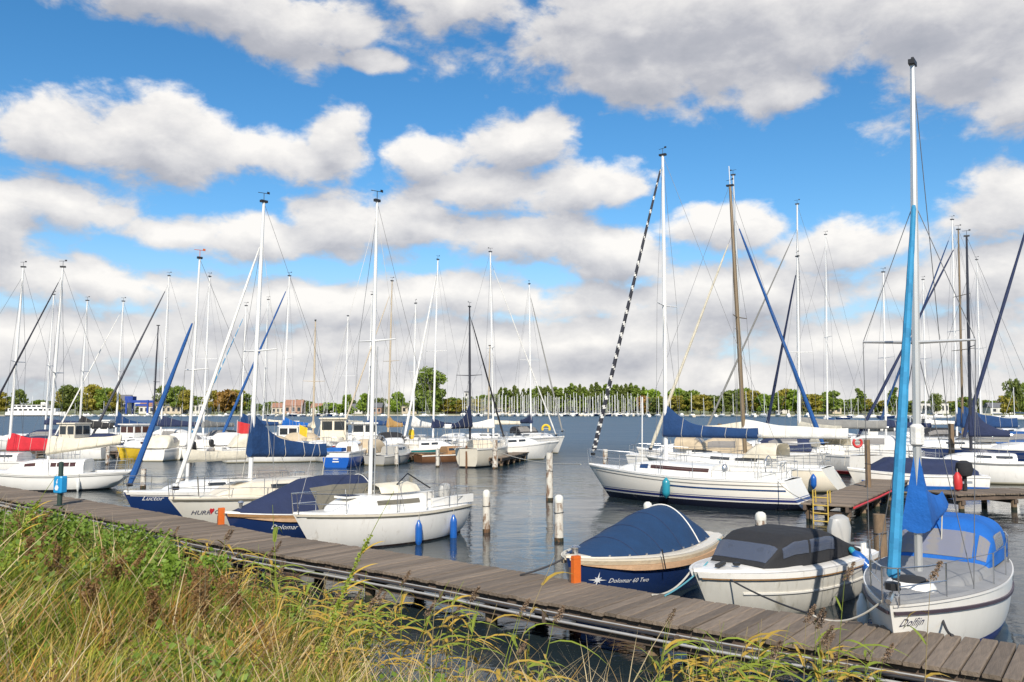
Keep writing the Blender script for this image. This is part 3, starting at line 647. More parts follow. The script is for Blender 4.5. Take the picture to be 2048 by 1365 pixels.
pile(286, 976, 938, 11, 'pale yellowish pile behind the navy sailboat bow', cap=False)
pile(362, 985, 946, 14, 'white pile between the blue and the white furled headsails')
pile(1211, 950, 899, 11, 'pale pile behind the bow of the big white sloop', cap=False)
pile(1738, 1007, 880, 11, 'thin grey pile by the light blue headsail', white=False, cap=False)
pile(1905, 958, 848, 11, 'grey pile in front of the long navy yacht', white=False, cap=False)
pile(697, 935, 893, 9, 'wooden pile right of the blue stern', white=False, cap=False); pile(793, 932, 893, 8, 'pale pile by the white outboard dinghy', cap=False)
pile(875, 935, 900, 8, 'white pile left of the cream double-ender', cap=False); pile(990, 938, 880, 11, 'tall pale pile on the corner of the far finger jetty', cap=False); pile(1085, 905, 866, 7, 'pile at the outer end of the far finger jetty', white=False, cap=False)
pile(215, 930, 890, 8, 'pale pile left of the yellow hull', cap=False); pile(380, 925, 885, 8, 'thin pile between the small white motor boats', white=False, cap=False); pile(1440, 905, 848, 8, 'grey pile behind the sail covers', white=False, cap=False)

# ------------------------------------------------------------------ power pedestal and orange dock fenders
pp = P(119, 1011, .6); e = empty('power_pedestal', (pp.x, pp.y, .6), R(-27)); tag(e, 'bright blue power box on a dark green post standing on the jetty', 'power pedestal')
MB().lathe([(.075, 0), (.075, 1.22), (.07, 1.30), (.02, 1.32)], n=10).ob('post', 'post_green', e); MB().box((0, 0, .01), (.24, .24, .02)).ob('base_plate', 'post_green', e, False)
bx = MB(); c = .04; wq, dq = .185, .12
prof = [(-wq + c, -dq), (wq - c, -dq), (wq, -dq + c), (wq, dq - c), (wq - c, dq), (-wq + c, dq), (-wq, dq - c), (-wq, -dq + c)]
bx.loft([[Vector((x * k, y * k, z)) for x, y in prof] for z, k in ((.38, .93), (.41, 1), (.84, 1), (.88, .93))], True, True, True); bo = bx.ob('housing', 'box_blue', e, False)
def sym(name, pts, mat): m = MB(); m.add([Vector((x, -dq - .004, z)) for x, z in pts] + [Vector((x, -dq + .002, z)) for x, z in pts], [tuple(range(len(pts))), *[(i, (i + 1) % len(pts), (i + 1) % len(pts) + len(pts), i + len(pts)) for i in range(len(pts))]]); m.ob(name, mat, bo, False)
sym('lightning_symbol', [(.02, .80), (-.04, .69), (-.005, .69), (-.03, .60), (.05, .72), (.01, .72), (.05, .80)], 'lettering_white')
sym('socket_cover', [(-.05, .46), (.05, .46), (.09, .55), (.03, .62), (-.05, .60), (-.09, .52)], 'lettering_white')
def dockpost(px, y0, y1, label):
    p = P(px, y1, .6); top = AY(px, y0, p.y).z; e = empty('bumper_post', (p.x, p.y, 0), R(35)); tag(e, label, 'bumper')
    m = MB(); m.box((0, 0, (top + .1) / 2 + .05), (.15, .08, top - .1)); m.ob('rubber_strip', 'orange', e, False); MB().box((0, .075, (top) / 2), (.14, .06, top - .3)).ob('backing_post', 'beam', e, False)
    MB().box((0, 0, top + .012), (.16, .09, .02)).ob('top_plate', 'orange', e, False)
dockpost(1152, 1118, 1166, 'orange bumper post at the bow of the navy launch with the royal cover'); dockpost(442, 1020, 1050, 'orange bumper post at the bow of the wooden-gunwale launch')
# ------------------------------------------------------------------ trees and far shore
def leaf_quads(pts, size, rnd, jit=.6):
    n = len(pts); pts = np.asarray(pts); a = rnd.normal(size=(n, 3)); a /= np.linalg.norm(a, axis=1)[:, None]; c = rnd.normal(size=(n, 3)); b_ = np.cross(a, c); b_ /= np.linalg.norm(b_, axis=1)[:, None]
    s1 = size * rnd.uniform(1 - jit, 1 + jit, n)[:, None]; s2 = s1 * rnd.uniform(.45, .8, n)[:, None]
    v = np.stack([pts - a * s1, pts + b_ * s2, pts + a * s1, pts - b_ * s2], 1).reshape(-1, 3)
    f = np.arange(4 * n).reshape(-1, 4); return v, f
def np_mesh(name, v, f, mat, col=None, smooth=False):
    me = bpy.data.meshes.new(name); k = f.shape[1]; me.vertices.add(len(v)); me.vertices.foreach_set('co', v.astype(np.float32).ravel())
    me.loops.add(f.size); me.loops.foreach_set('vertex_index', f.astype(np.int32).ravel()); me.polygons.add(len(f))
    me.polygons.foreach_set('loop_start', np.arange(0, f.size, k, dtype=np.int32))
    if col is not None:
        at = me.attributes.new('col', 'FLOAT_COLOR', 'POINT'); at.data.foreach_set('color', np.c_[col, np.ones(len(col))].astype(np.float32).ravel())
    me.materials.append(MATS[mat]); me.update(calc_edges=True); me.validate(); return me
def tree_proto(name, mat, H, Wd, seed, n=1500, leaf=.62, kind='round', trunk=.10):
    """unit built at true size; crown = leaves in lobes round limb ends"""
    rnd = np.random.default_rng(seed); e = empty(name, (0, 0, 0)); pts = []; limbs = MB(); zb = H * trunk
    limbs.tube([(0, 0, -.6), (.1, 0, zb * .7), (0, .1, H * .55), (0, 0, H * .85)], [H * .022, H * .018, H * .010, H * .003], 6)
    if kind == 'poplar': lobes = [((rnd.normal() * Wd * .10, rnd.normal() * Wd * .10, zb + (H - zb) * (i + .5) / 9), Wd * .42 * (math.sin(PI * min(1, .22 + .78 * (i + .5) / 9)) ** .7 + .12), (H - zb) / 9 * .95) for i in range(9)]
    else:
        lobes = []
        for i in range(15):
            az = rnd.uniform(0, 2 * PI); t = rnd.uniform(0, 1); rr_ = Wd / 2 * .62 * math.sin(PI * (.12 + .78 * t)) ** .6 * rnd.uniform(.55, 1.05); z = zb + (H - zb) * (.14 + .74 * t)
            lobes.append(((rr_ * math.cos(az), rr_ * math.sin(az), z), Wd * rnd.uniform(.17, .27), H * rnd.uniform(.10, .16)))
        lobes.append(((0, 0, zb + (H - zb) * .82), Wd * .24, H * .15))
    for c, r, hz in lobes:
        m = int(n / len(lobes)); d = rnd.normal(size=(m, 3)); d /= np.linalg.norm(d, axis=1)[:, None]; q = rnd.uniform(.35, 1.08, m) ** .6
        pts.append(np.array(c) + d * q[:, None] * np.array([r, r, hz])); limbs.tube([(0, 0, max(zb * .8, c[2] * .55)), (c[0] * .6, c[1] * .6, c[2] * .85), c], [H * .008, H * .005, H * .002], 4)
    v, f = leaf_quads(np.concatenate(pts), leaf, rnd); limbs.ob('trunk', 'bark', e)
    o = bpy.data.objects.new('crown', np_mesh('crown', v, f, mat)); COL.objects.link(o); o.parent = e; e['H'] = H; e['Wd'] = Wd; return e
PT = {'dark': tree_proto('round_tree', 'leaf_dark', 14, 14, 1), 'mid': tree_proto('round_tree', 'leaf_mid', 12, 12, 2), 'olive': tree_proto('round_tree', 'leaf_olive', 12, 13, 3), 'bright': tree_proto('round_tree', 'leaf_bright', 10, 10, 4),
      'rust': tree_proto('round_tree', 'leaf_rust', 9, 9, 5), 'poplar': tree_proto('poplar_tree', 'leaf_mid', 15, 4.6, 6, 1000, .50, 'poplar', .16), 'poplar2': tree_proto('poplar_tree', 'leaf_dark', 14, 5.4, 16, 1000, .52, 'poplar', .12), 'big': tree_proto('round_tree', 'leaf_mid', 24, 19, 7, 4200, .70, trunk=.06)}
used = set()
def tree(px, ty, wpx, kind, label, Y=None, base=1.0, group='trees on the far shore'):
    Y = Y or 500 + random.uniform(0, 16); p = AY(px, 820, Y); H = AY(px, ty, Y).z - base; W_ = wpx / F * Y; pr = PT[kind]
    o = pr if kind not in used else copy_tree(pr); used.add(kind); o.location = (p.x, Y, base); o.rotation_euler.z = random.uniform(0, 6.28); kx = W_ / pr['Wd']; o.scale = (kx, kx, H / pr['H']); tag(o, label, 'tree', group); return o
for (x, ty, w_, k) in [(-5, 783, 44, 'olive'), (36, 778, 38, 'dark'), (18, 793, 34, 'mid'), (75, 800, 36, 'mid'), (100, 802, 30, 'dark')]: tree(x, ty, w_, k, 'small shore tree beside the white ferry', group='trees by the ferry')
for (x, ty, w_, k) in [(133, 769, 46, 'dark'), (152, 775, 40, 'mid'), (186, 769, 50, 'olive'), (208, 776, 44, 'mid'), (228, 783, 36, 'olive'), (122, 782, 30, 'olive')]: tree(x, ty, w_, k, 'leafy tree in the clump between the ferry and the blue boat lift', group='trees between ferry and boat lift')
for (x, ty, w_, k) in [(328, 769, 48, 'dark'), (352, 772, 46, 'mid'), (371, 780, 36, 'olive'), (390, 792, 34, 'mid')]: tree(x, ty, w_, k, 'tree growing behind the grey sheds right of the boat lift', group='trees behind the sheds')
for (x, ty, w_, k) in [(428, 781, 50, 'olive'), (452, 779, 46, 'rust'), (472, 780, 50, 'olive'), (490, 787, 36, 'mid'), (446, 793, 40, 'olive')]: tree(x, ty, w_, k, 'yellowish autumn tree in the clump by the shore sheds', group='autumn trees by the sheds')
for (x, ty, w_, k) in [(600, 799, 40, 'dark'), (570, 803, 34, 'dark'), (622, 803, 30, 'dark'), (545, 806, 36, 'dark'), (760, 795, 34, 'dark'), (694, 790, 26, 'bright'), (706, 800, 30, 'mid')]: tree(x, ty, w_, k, 'dark tree behind the village houses', Y=560, group='trees behind the houses')
for (x, ty, w_) in [(660, 806, 44), (682, 809, 40), (645, 812, 34), (699, 812, 30)]: tree(x, ty, w_, 'bright', 'low bright green shrub at the water edge', Y=486, base=.6, group='shrubs at the far water edge')
for (x, ty, w_) in [(728, 788, 34), (792, 785, 36)]: tree(x, ty, w_, 'bright', 'bright green round tree standing alone by the far quay', Y=490, group='round bright trees by the quay')
tree(862, 737, 74, 'big', 'very tall broad tree towering over the far shore', Y=495)
for (x, ty, w_, k) in [(832, 800, 40, 'mid'), (890, 798, 40, 'olive'), (907, 795, 36, 'mid'), (938, 793, 40, 'dark'), (920, 800, 34, 'olive'), (965, 790, 44, 'mid'), (985, 787, 40, 'dark'), (955, 798, 40, 'olive')]: tree(x, ty, w_, k, 'tree between the tall broad tree and the poplar row', group='trees left of the poplars')
rn = random.Random(3)
for i in range(34):
    x = 1003 + i * 8.6 + rn.uniform(-2, 2); tree(x, 776 - 5 * math.sin(PI * clamp((x - 1080) / 260)) + rn.uniform(-4, 6), rn.uniform(15, 23), rn.choice(['poplar', 'poplar', 'poplar2']), 'slim poplar in the long row behind the far masts', Y=512 + rn.uniform(-3, 8), group='row of poplars')
for i in range(13): tree(1012 + i * 23, 797 + rn.uniform(-3, 4), 40, rn.choice(['dark', 'mid']), 'bushy tree under the poplar row', Y=535, group='undergrowth below the poplars')
tree(1287, 791, 34, 'rust', 'rust coloured tree at the right end of the poplar row', Y=500)
for i in range(26):
    x = 1300 + i * 14.5 + rn.uniform(-4, 4); tree(x, 784 + 6 * math.sin(i * .9) + rn.uniform(-4, 6), rn.uniform(40, 58), rn.choice(['mid', 'dark', 'olive', 'mid', 'bright']), 'leafy tree in the wood behind the far yacht moorings', Y=470 + rn.uniform(0, 40), group='wood behind the far moorings')
for i in range(26):
    x = 1655 + i * 15.5 + rn.uniform(-5, 5); tree(x, 801 + 4 * math.sin(i * 1.3) + rn.uniform(-6, 5), rn.uniform(36, 50), rn.choice(['mid', 'dark', 'dark', 'olive']), 'low tree in the hedge line beyond the right-hand boats', Y=520 + rn.uniform(0, 30), group='hedge line of low trees')
for (x, ty, w_, k) in [(1722, 779, 24, 'poplar'), (1785, 777, 26, 'poplar'), (1873, 786, 30, 'dark')]: tree(x, ty, w_, k, 'taller tree standing out of the low hedge line', Y=500, group='taller trees in the hedge')
for (x, ty, w_, k) in [(2027, 757, 40, 'dark'), (2050, 765, 34, 'mid'), (2018, 793, 36, 'olive')]: tree(x, ty, w_, k, 'dense tree on the near spit at the edge of the right shore', Y=330, base=.6, group='trees on the right spit')
for i in range(60): tree(-20 + i * 35 + rn.uniform(-10, 10), 806 + rn.uniform(-4, 5), rn.uniform(36, 52), rn.choice(['dark', 'mid', 'olive']), 'low tree in the distant tree line behind the shore', Y=600 + rn.uniform(0, 60), group='distant tree line')
sp_ = MB(); sp_.add([(188, 322, .8), (260, 318, .8), (300, 345, .8), (186, 345, .8), (186, 321, -.4), (262, 316, -.4), (302, 347, -.4), (184, 347, -.4)], [(0, 1, 2, 3), (4, 5, 1, 0), (5, 6, 2, 1), (6, 7, 3, 2), (7, 4, 0, 3)]); struct(sp_.ob('spit', 'far_land', smooth=False))

# far buildings
def house(px, w_px, ybase, ytop, depth, wall, roof, label, Y=515, nw=3, floors=1, flat=False):
    p = AY(px, 820, Y); W_ = w_px / F * Y; H = AY(px, ytop, Y).z - 1.1; e = empty('house', (p.x, Y, 1.1)); tag(e, label, 'building', 'buildings on the far shore'); hw = H * (.95 if flat else .58)
    MB().box((0, 0, hw / 2), (W_, depth, hw)).ob('wall', wall, e, False); m = MB()
    if flat: m.box((0, 0, hw + H * .025), (W_ + .5, depth + .5, H * .05))
    else: m.loft([[Vector((x, -depth / 2 - .4, hw - .1)), Vector((x, 0, H)), Vector((x, depth / 2 + .4, hw - .1))] for x in (-W_ / 2 - .4, W_ / 2 + .4)], True, True, True)
    m.ob('roof', roof, e, False)
    for f_ in range(floors):
        for i in range(nw):
            x = -W_ / 2 + W_ * (i + .5) / nw; m = MB(); m.box((x, -depth / 2 - .03, hw * (f_ + .55) / floors), (W_ / nw * .5, .08, hw / floors * .45)); wv = m.ob('window', 'glass', e, False); MB().box((x, -depth / 2 - .06, hw * (f_ + .55) / floors - hw / floors * .25), (W_ / nw * .6, .14, .12)).ob('sill', 'wall_white', wv, False)
house(590, 34, 825, 800, 9, 'wall_brick', 'roof_red', 'brick house with red tiled roof among the shore masts'); house(560, 26, 825, 806, 8, 'wall_cream', 'roof_red', 'small cream house with red roof left of the brick one')
house(640, 30, 825, 807, 8, 'wall_white', 'roof_red', 'white house with red roof behind the bright shrubs'); house(716, 22, 826, 808, 8, 'wall_white', 'roof_grey', 'small white house with grey roof beside the round bright tree')
house(752, 26, 826, 806, 9, 'wall_brick', 'roof_grey', 'brick house with grey roof between the two round bright trees'); house(820, 30, 826, 812, 8, 'wall_cream', 'roof_grey', 'low cream pavilion left of the tall broad tree', flat=True)
house(902, 24, 826, 802, 8, 'wall_brick', 'roof_red', 'small brick house right of the tall broad tree'); house(925, 24, 826, 812, 8, 'wall_white', 'roof_grey', 'low white clubhouse by the quay', flat=True)
house(933, 7, 826, 783, 4, 'wall_white', 'roof_grey', 'slender white tower above the far trees', nw=1, floors=4, flat=True); house(1000, 40, 826, 806, 9, 'wall_cream', 'roof_red', 'long cream building at the left end of the poplars')
house(345, 50, 826, 800, 12, 'wall_cream', 'roof_grey', 'grey roofed boat shed right of the blue boat lift', nw=5); house(300, 30, 826, 802, 10, 'wall_white', 'roof_red', 'white shed with red roof behind the boat lift'); house(250, 24, 826, 790, 9, 'wall_white', 'roof_grey', 'white house left of the boat lift', floors=2)
house(400, 36, 826, 808, 9, 'wall_white', 'roof_grey', 'long white shed below the autumn trees', nw=5, flat=True); house(1660, 34, 826, 806, 9, 'wall_cream', 'roof_grey', 'low cream building in the hedge line'); house(1860, 60, 826, 806, 9, 'wall_white', 'roof_grey', 'long white flat building beyond the right-hand boats', nw=8, flat=True)
house(1560, 28, 826, 803, 9, 'wall_white', 'roof_grey', 'white building below the far wood', flat=True); house(1995, 44, 826, 806, 9, 'wall_white', 'roof_grey', 'white house left of the dense trees on the spit')
# ferry
p = AY(72, 820, 462); e = empty('ferry', (p.x, 462, 0), R(3)); tag(e, 'white two-deck passenger ferry moored on the far shore', 'ferry'); Lf = 30
m = MB(); m.loft([[Vector((x, s_ * b_, z)) for s_, z in ((1, 2.4), (1, .4), (.8, -.4), (-.8, -.4), (-1, .4), (-1, 2.4))] for x, b_ in ((-15, 2.2), (-13, 2.9), (8, 3), (13, 1.9), (15.6, .15))], False, True, True); m.ob('hull', 'gel_white', e, False)
MB().box((-.5, 0, .35), (28, 6.06, .5)).ob('waterline_band', 'black', e, False); MB().box((-1, 0, 3.3), (25, 5.2, 2.0)).ob('main_deck_saloon', 'gel_white', e, False); MB().box((-2.5, 0, 5.2), (19, 4.6, 1.8)).ob('upper_deck_saloon', 'gel_white', e, False); MB().box((-2.5, 0, 6.2), (21, 5, .18)).ob('roof', 'gel_grey', e, False); MB().box((4.6, 0, 6.9), (3, 3, 1.4)).ob('wheelhouse', 'gel_white', e, False)
for i in range(9): MB().box((-12 + i * 2.6, -2.62, 3.5), (1.7, .06, .9)).ob('window', 'glass', e, False)
for i in range(7): MB().box((-10.4 + i * 2.6, -2.32, 5.3), (1.8, .06, .8)).ob('window', 'glass', e, False)
MB().tube([(-2, 0, 6.2), (-2, 0, 11)], .12, 6).ob('signal_mast', 'mast_white', e)
# blue boat lift
p = AY(280, 820, 486); e = empty('boat_lift', (p.x, 486, 1.0)); tag(e, 'blue steel boat lift standing on the far quay', 'boat lift')
for x in (-6, 6):
    for y in (-4, 4): MB().box((x, y, 4), (.9, .9, 8)).ob('leg', 'steel_blue', e, False)
for y in (-4, 4): MB().box((0, y, 7.2), (13, .8, 1.4)).ob('beam', 'steel_blue', e, False)
MB().box((-5.5, 0, 8.9), (4.5, 5, 2.4)).ob('winch_house', 'steel_blue', e, False); MB().box((2.5, -4.45, 5.2), (7, .2, 1.2)).ob('cross_brace', 'steel_blue', e, False)
# far moored sailboats and motor boats
def far_proto(kind, mastH):
    B = Boat('far_yacht' if mastH else 'far_motor_boat', 'far boat', 'boat', (0, 0), 90, 9, 3, 1.0, 1.3, 1.1); B.hull({'w': 'gel_white', 'b': 'navy_paint', 'c': 'gel_cream'}[kind], 8, 4); B.deck('deck_white')
    S = B.cab(-2.2, 2.2, 1.0, .7, .7 if mastH else 1.3); B.shell(S, 'cabin', 'deck_white', 5, 6)
    if mastH:
        B.part(MB().tube([(.6, 0, 1), (.5, 0, mastH)], .15, 5), 'mast', 'mast_white'); B.part(MB().tube([(.5, 0, 2.6), (-3.4, 0, 2.5)], .24, 6), 'sail_cover', {'w': 'cv_blue', 'b': 'cv_cream', 'c': 'cv_navy'}[kind]); B.part(MB().tube([(4.3, 0, 1.4), (.55, 0, mastH * .92)], .05, 4), 'furled_headsail', 'cv_white')
    else: B.part(MB().box((-.6, 0, 2.0), (2.6, 2.05, .5)), 'window_band', 'glass', False)
    return B.root
FP = [far_proto('w', 12.5), far_proto('b', 11.5), far_proto('c', 13), far_proto('w', 0)]; fu = set()
def farboat(px, Y, k, label, group, sc=1.0, az=None):
    o = FP[k] if k not in fu else copy_tree(FP[k]); fu.add(k); o.location = (AY(px, 820, Y).x, Y, 0); o.scale = (sc, sc, sc * rn.uniform(.85, 1.15)); o.rotation_euler.z = R(90 - (az if az is not None else rn.choice([0, 180]) + rn.uniform(-14, 14))); tag(o, label, 'sailboat' if k < 3 else 'motor boat', group)
for i in range(100): farboat(925 + i * 3.7 + rn.uniform(-2, 2), rn.uniform(458, 475), rn.choice([0, 0, 0, 1, 2]), 'far moored yacht below the poplar row', 'yachts below the poplars', rn.uniform(.8, 1.0))
for i in range(16): farboat(1300 + i * 21 + rn.uniform(-6, 6), rn.uniform(395, 432), rn.choice([0, 0, 2, 3]), 'far moored boat below the wood', 'boats below the far wood', rn.uniform(.75, 1.0))
for i in range(22): farboat(500 + i * 9.2 + rn.uniform(-3, 3), rn.uniform(452, 470), rn.choice([0, 0, 1, 2, 3]), 'far moored boat in front of the village houses', 'boats before the houses', rn.uniform(.6, .95))
for i in range(18): farboat(150 + i * 18 + rn.uniform(-6, 6), rn.uniform(442, 462), rn.choice([3, 3, 0]), 'small far boat moored below the sheds', 'boats before the sheds', rn.uniform(.5, .8), az=rn.choice([80, -85, 20]))
for i in range(18): farboat(1660 + i * 22 + rn.uniform(-8, 8), rn.uniform(300, 400), rn.choice([3, 3, 0, 1]), 'distant moored boat before the hedge line', 'boats before the hedge line', rn.uniform(.6, .9), az=rn.choice([80, -85, 40]))
for i in range(6): farboat(700 + i * 36 + rn.uniform(-8, 8), rn.uniform(455, 470), 3 if i % 2 else 0, 'far boat at the quay by the tall broad tree', 'boats by the broad tree', rn.uniform(.5, .7), az=85)
# ------------------------------------------------------------------ near boats
def proj(p):
    x, y, z = p[0], p[1], p[2] - CAMH; f = cT * y + sT * z; u = -sT * y + cT * z
    return CX + F * x / f, CY - F * u / f
def at_bow(bp, az, L): return Vector((bp.x - math.sin(R(az)) * L / 2, bp.y - math.cos(R(az)) * L / 2, 0))
def at_stern(bp, az, L): return Vector((bp.x + math.sin(R(az)) * L / 2, bp.y + math.cos(R(az)) * L / 2, 0))
def mast_x(B, px, z=1.0):
    lo, hi = -B.L / 2, B.L / 2; f = lambda x: proj(B.W((x, 0, z)))[0] - px; s0 = f(lo) > 0
    if s0 == (f(hi) > 0): return .1 * B.L
    for _ in range(40):
        m = (lo + hi) / 2
        if (f(m) > 0) == s0: lo = m
        else: hi = m
    return lo
def top_z(B, x, px, py): return AY(px, py, B.W((x, 0, 0)).y).z
AZL = -142
# --- white sailboat with two blue fenders (bow against the jetty)
L = 5.75; B = Boat('sailboat', 'white sailboat with two blue fenders and a bare white mast beside the jetty', 'sailboat', at_bow(P(586, 1032, .95), AZL, L), AZL, L, 2.35, .82, .98, .80, rake=.75, trk=.25, wt=.62)
mk('hull_c2', (.82, .79, .73), .28, 0, .05, 2, stretch=(2.2, 2.2, .6), coat=.25, bands=[(-1, .05, (.05, .03, .03))], dirt=((.45, .38, .3), 2, .55, .45))
B.hull('hull_c2'); B.strip(.0, .055, .028, 'rub_rail', 'gel_cream'); B.strip(.075, .10, .006, 'cove_stripe', 'cv_olive', 0, .97); B.deck('deck_white', ck=(.05, .34), cw=.62, cz=.42)
S = B.cab(-1.0, 1.75, .80, .55, .42, .45); B.shell(S, 'cabin', 'deck_white'); B.wins(S, [(.10, .62)], 'cv_olive', (.70, .90)); B.hatch(1.15, 0, 1.27, (.42, .42, .05), 'glass')
x = mast_x(B, 740, 1.3); B.mast(x, 1.2, top_z(B, x, 768, 402), .055, 'mast_white', .015, spread=(.52,), sl=.72); B.part(MB().tube([B.mp(1.25) + Vector((-.10, .05, 0)), B.mp(5.2) + Vector((-.10, .05, 0))], .018, 6), 'halyard_bundle', 'mast_alu')
B.rails((.22, .42, .62), .5, lines=1); B.outboard(mat='gel_grey', y=-.35)
st = MB(); st.loft([[Vector((a, y * k, 1.30 + h)) for y, h in ((-.55, .0), (-.4, .16), (0, .24), (.4, .16), (.55, 0))] for a, k in ((-.95, 1), (-.5, 1.05), (.1, .9), (.3, .6))]); B.part(st, 'stowed_sail', 'cv_cream'); B.part(MB().tube([(-1.7, .2, 1.3), (-.9, .1, 1.75), (-.3, .3, 1.5)], .02, 5), 'tiller', 'black')
B.part(MB().box((-3.0, 0, .45), (.06, .35, 1.0)), 'rudder', 'teak', False)
for sd in (1, -1): B.part(MB().box((-2.0, sd * .78, .98), (1.7, .09, .22)), 'coaming', 'deck_white', False)
fender(B, .50, 1, .55, 'fender_blue', 'blue fender amidships on the white sailboat by the jetty', .58, .095); fender(B, .20, 1, .62, 'fender_blue', 'blue fender near the stern of the white sailboat by the jetty', .72, .10)
WC2 = B
# --- launch with navy tilt and wooden gunwale
L = 5.3; B = Boat('open_launch', 'dark blue launch with wooden gunwale under a navy tilt cover', 'launch', at_bow(P(450, 1029, .9), AZL, L), AZL, L, 2.15, .72, .92, .74, rake=.5, trk=.05, wt=.72, full=2.6)
B.hull('navy_paint'); B.strip(.0, .07, .05, 'gunwale', 'teak'); B.strip(.075, .17, .045, 'rope_fender', 'rope_fender', .0, .97, taper=.16); B.deck('deck_white', ck=(.06, .76), cw=.78, cz=.25); B.text('Dolomar', .865, .36, .17, 'lettering_white', 1, .3)
def tilt(B, xs, hs, w=.9, e=.75, tent=0.0):
    def S(t, v):
        x = xs[0] + (xs[-1] - xs[0]) * t; i = 0
        while i < len(xs) - 2 and x > xs[i + 1]: i += 1
        k = clamp((x - xs[i]) / (xs[i + 1] - xs[i])); h = hs[i] + (hs[i + 1] - hs[i]) * k; th = v * PI / 2; sn, cs = math.sin(th), max(math.cos(th), 0); u = B.u_at(x)
        if tent: return Vector((x, max(B.hb(u) * w, .02) * v, B.zs(u) + .03 + h * (1 - abs(v) ** tent) * (1 - .03 * abs(math.sin(7 * PI * t)) * abs(v))))
        return Vector((x, max(B.hb(u) * w, .02) * math.copysign(abs(sn) ** e, sn) * (1 + .01 * math.sin(23 * t)), B.zs(u) + .03 + h * cs ** e * (1 - .025 * abs(math.sin(9 * PI * t)))))
    return S
S = tilt(B, [-2.3, -1.9, -.4, .35, 2.35], [.45, .86, .94, .86, .05], .9, .85, 2.0); o = B.shell(S, 'tilt_cover', 'cv_navy', 30, 20)
B.part(patch(S, .02, .58, .50, .97, 10, 5, .01), 'side_skirt', 'cv_olive', parent=o); B.part(MB().tube([S(.12, v_ / 10) + Vector((0, 0, .012)) for v_ in range(-10, 11)], .014, 5), 'hoop_seam', 'cv_white', parent=o)
B.part(MB().lathe([(.04, 0), (.05, .18), (.08, .2), (.05, .24)], (2.2, 0, .95), 8), 'bollard', 'steel')
# --- white sailboat with blue main cover
L = 7.2; B = Boat('sailboat', 'cream white sailboat with blue main cover and heart mark on its bow', 'sailboat', at_bow(P(337, 999, 1.05), AZL, L), AZL, L, 2.5, .92, 1.06, .86, rake=1.0, trk=.3, wt=.6)
mk('hull_b2', (.72, .69, .60), .28, 0, .05, 2, stretch=(2.2, 2.2, .6), coat=.25, bands=[(-1, .04, (.10, .02, .02))], dirt=((.45, .38, .3), 2, .62, .3))
B.hull('hull_b2'); B.strip(.02, .075, .022, 'rub_rail', 'cv_olive'); B.deck('gel_cream', ck=(.05, .33), cw=.62, cz=.5); S = B.cab(-1.3, 2.3, .86, .5, .46, .5); B.shell(S, 'cabin', 'gel_cream'); B.wins(S, [(.08, .3), (.36, .56)], 'glass', (.68, .88))
x = mast_x(B, 500, 1.4); B.mast(x, 1.35, top_z(B, x, 527, 402), .068, 'mast_white', .03, spread=(.46,), sl=.85, fore=.86); B.jib(['cv_white'], .062, .03, .97); B.boom(2.2, 2.75, 'cv_blue', 1.25, .30, .15, 3.6, droop=-.12)
B.rails((.20, .38, .56, .72), .55); B.hatch(1.5, 0, 1.46)
B.text('HURR', .975, .46, .175, 'lettering_dark', 1, .15); B.text('C', .905, .44, .165, 'lettering_dark', 1, .15)
B.wrap([Vector((x_, y_, 0)) for x_, y_ in ((0, -.10), (.055, .015), (.055, .065), (.033, .085), (0, .06), (-.033, .085), (-.055, .065), (-.055, .015))], [(0, 1, 2, 3, 4, 5, 6, 7)], .908, .36, 'lettering_red', 1, name='heart_mark')
B.part(MB().tube([(2.9, .35, 1.1), (2.95, .35, 1.65)], .02, 6), 'bow_stanchion', 'steel')
# --- navy sailboat with blue furled headsail
L = 6.4; B = Boat('sailboat', 'navy hulled sailboat with a bright blue furled headsail', 'sailboat', at_bow(P(247, 985, 1.0), AZL, L), AZL, L, 2.3, .84, 1.0, .78, rake=.6, trk=.2)
mk('hull_b1', (.012, .035, .125), .2, 0, .05, 2, coat=.5, bands=[(-1, .12, (.55, .55, .52))]); B.hull('hull_b1'); B.strip(-.01, .07, .03, 'rub_rail', 'gel_white'); B.strip(.09, .115, .006, 'cove_stripe', 'gel_white', .0, .985); B.deck('deck_white', ck=(.05, .33), cw=.62, cz=.42)
S = B.cab(-1.1, 1.9, .8, .5, .34, .5); B.shell(S, 'cabin', 'deck_white'); B.wins(S, [(.1, .35), (.4, .6)]); x = mast_x(B, 374, 1.3); B.mast(x, 1.1, top_z(B, x, 405, 516), .05, 'mast_white', .03, spread=(.5,), sl=.7, fore=.76, head='orange'); B.jib(['cv_mid'], .10, .03, .93); B.boom(1.9, 2.1, 'cv_cream', .3, .18, .12); B.rails((.3, .55), .5, lines=1)
B.text('Luctor', .955, .24, .20, 'lettering_white', 1, .35)
# --- launch with blue cover
az = -144.5; L = 5.1; B = Boat('open_launch', 'navy launch with rope fender rim under a taut blue cover', 'launch', at_bow(P(1133, 1119, .90), az, L), az, L, 2.15, .74, .92, .80, rake=.42, trk=.02, wt=.74, full=2.7)
B.hull('navy_paint'); B.strip(-.03, .04, .02, 'gunwale', 'gel_cream'); B.strip(.11, .21, .06, 'rope_fender', 'rope_fender', .0, .97, taper=.16); B.strip(.045, .105, .035, 'rubbing_strake', 'cv_beige', 0, .985); B.deck('gel_cream', ck=(.06, .70), cw=.76, cz=.25)
S = tilt(B, [-2.05, -1.6, -1.3, -.55, 2.15], [.36, .62, .72, .69, .03], .80, .80, 2.15); o = B.shell(S, 'boat_cover', 'cv_deep', 30, 22); B.part(MB().tube([S(.19, v_ / 12) + Vector((0, 0, .012)) for v_ in range(-12, 13)], .016, 5), 'hoop_seam', 'cv_white', parent=o)
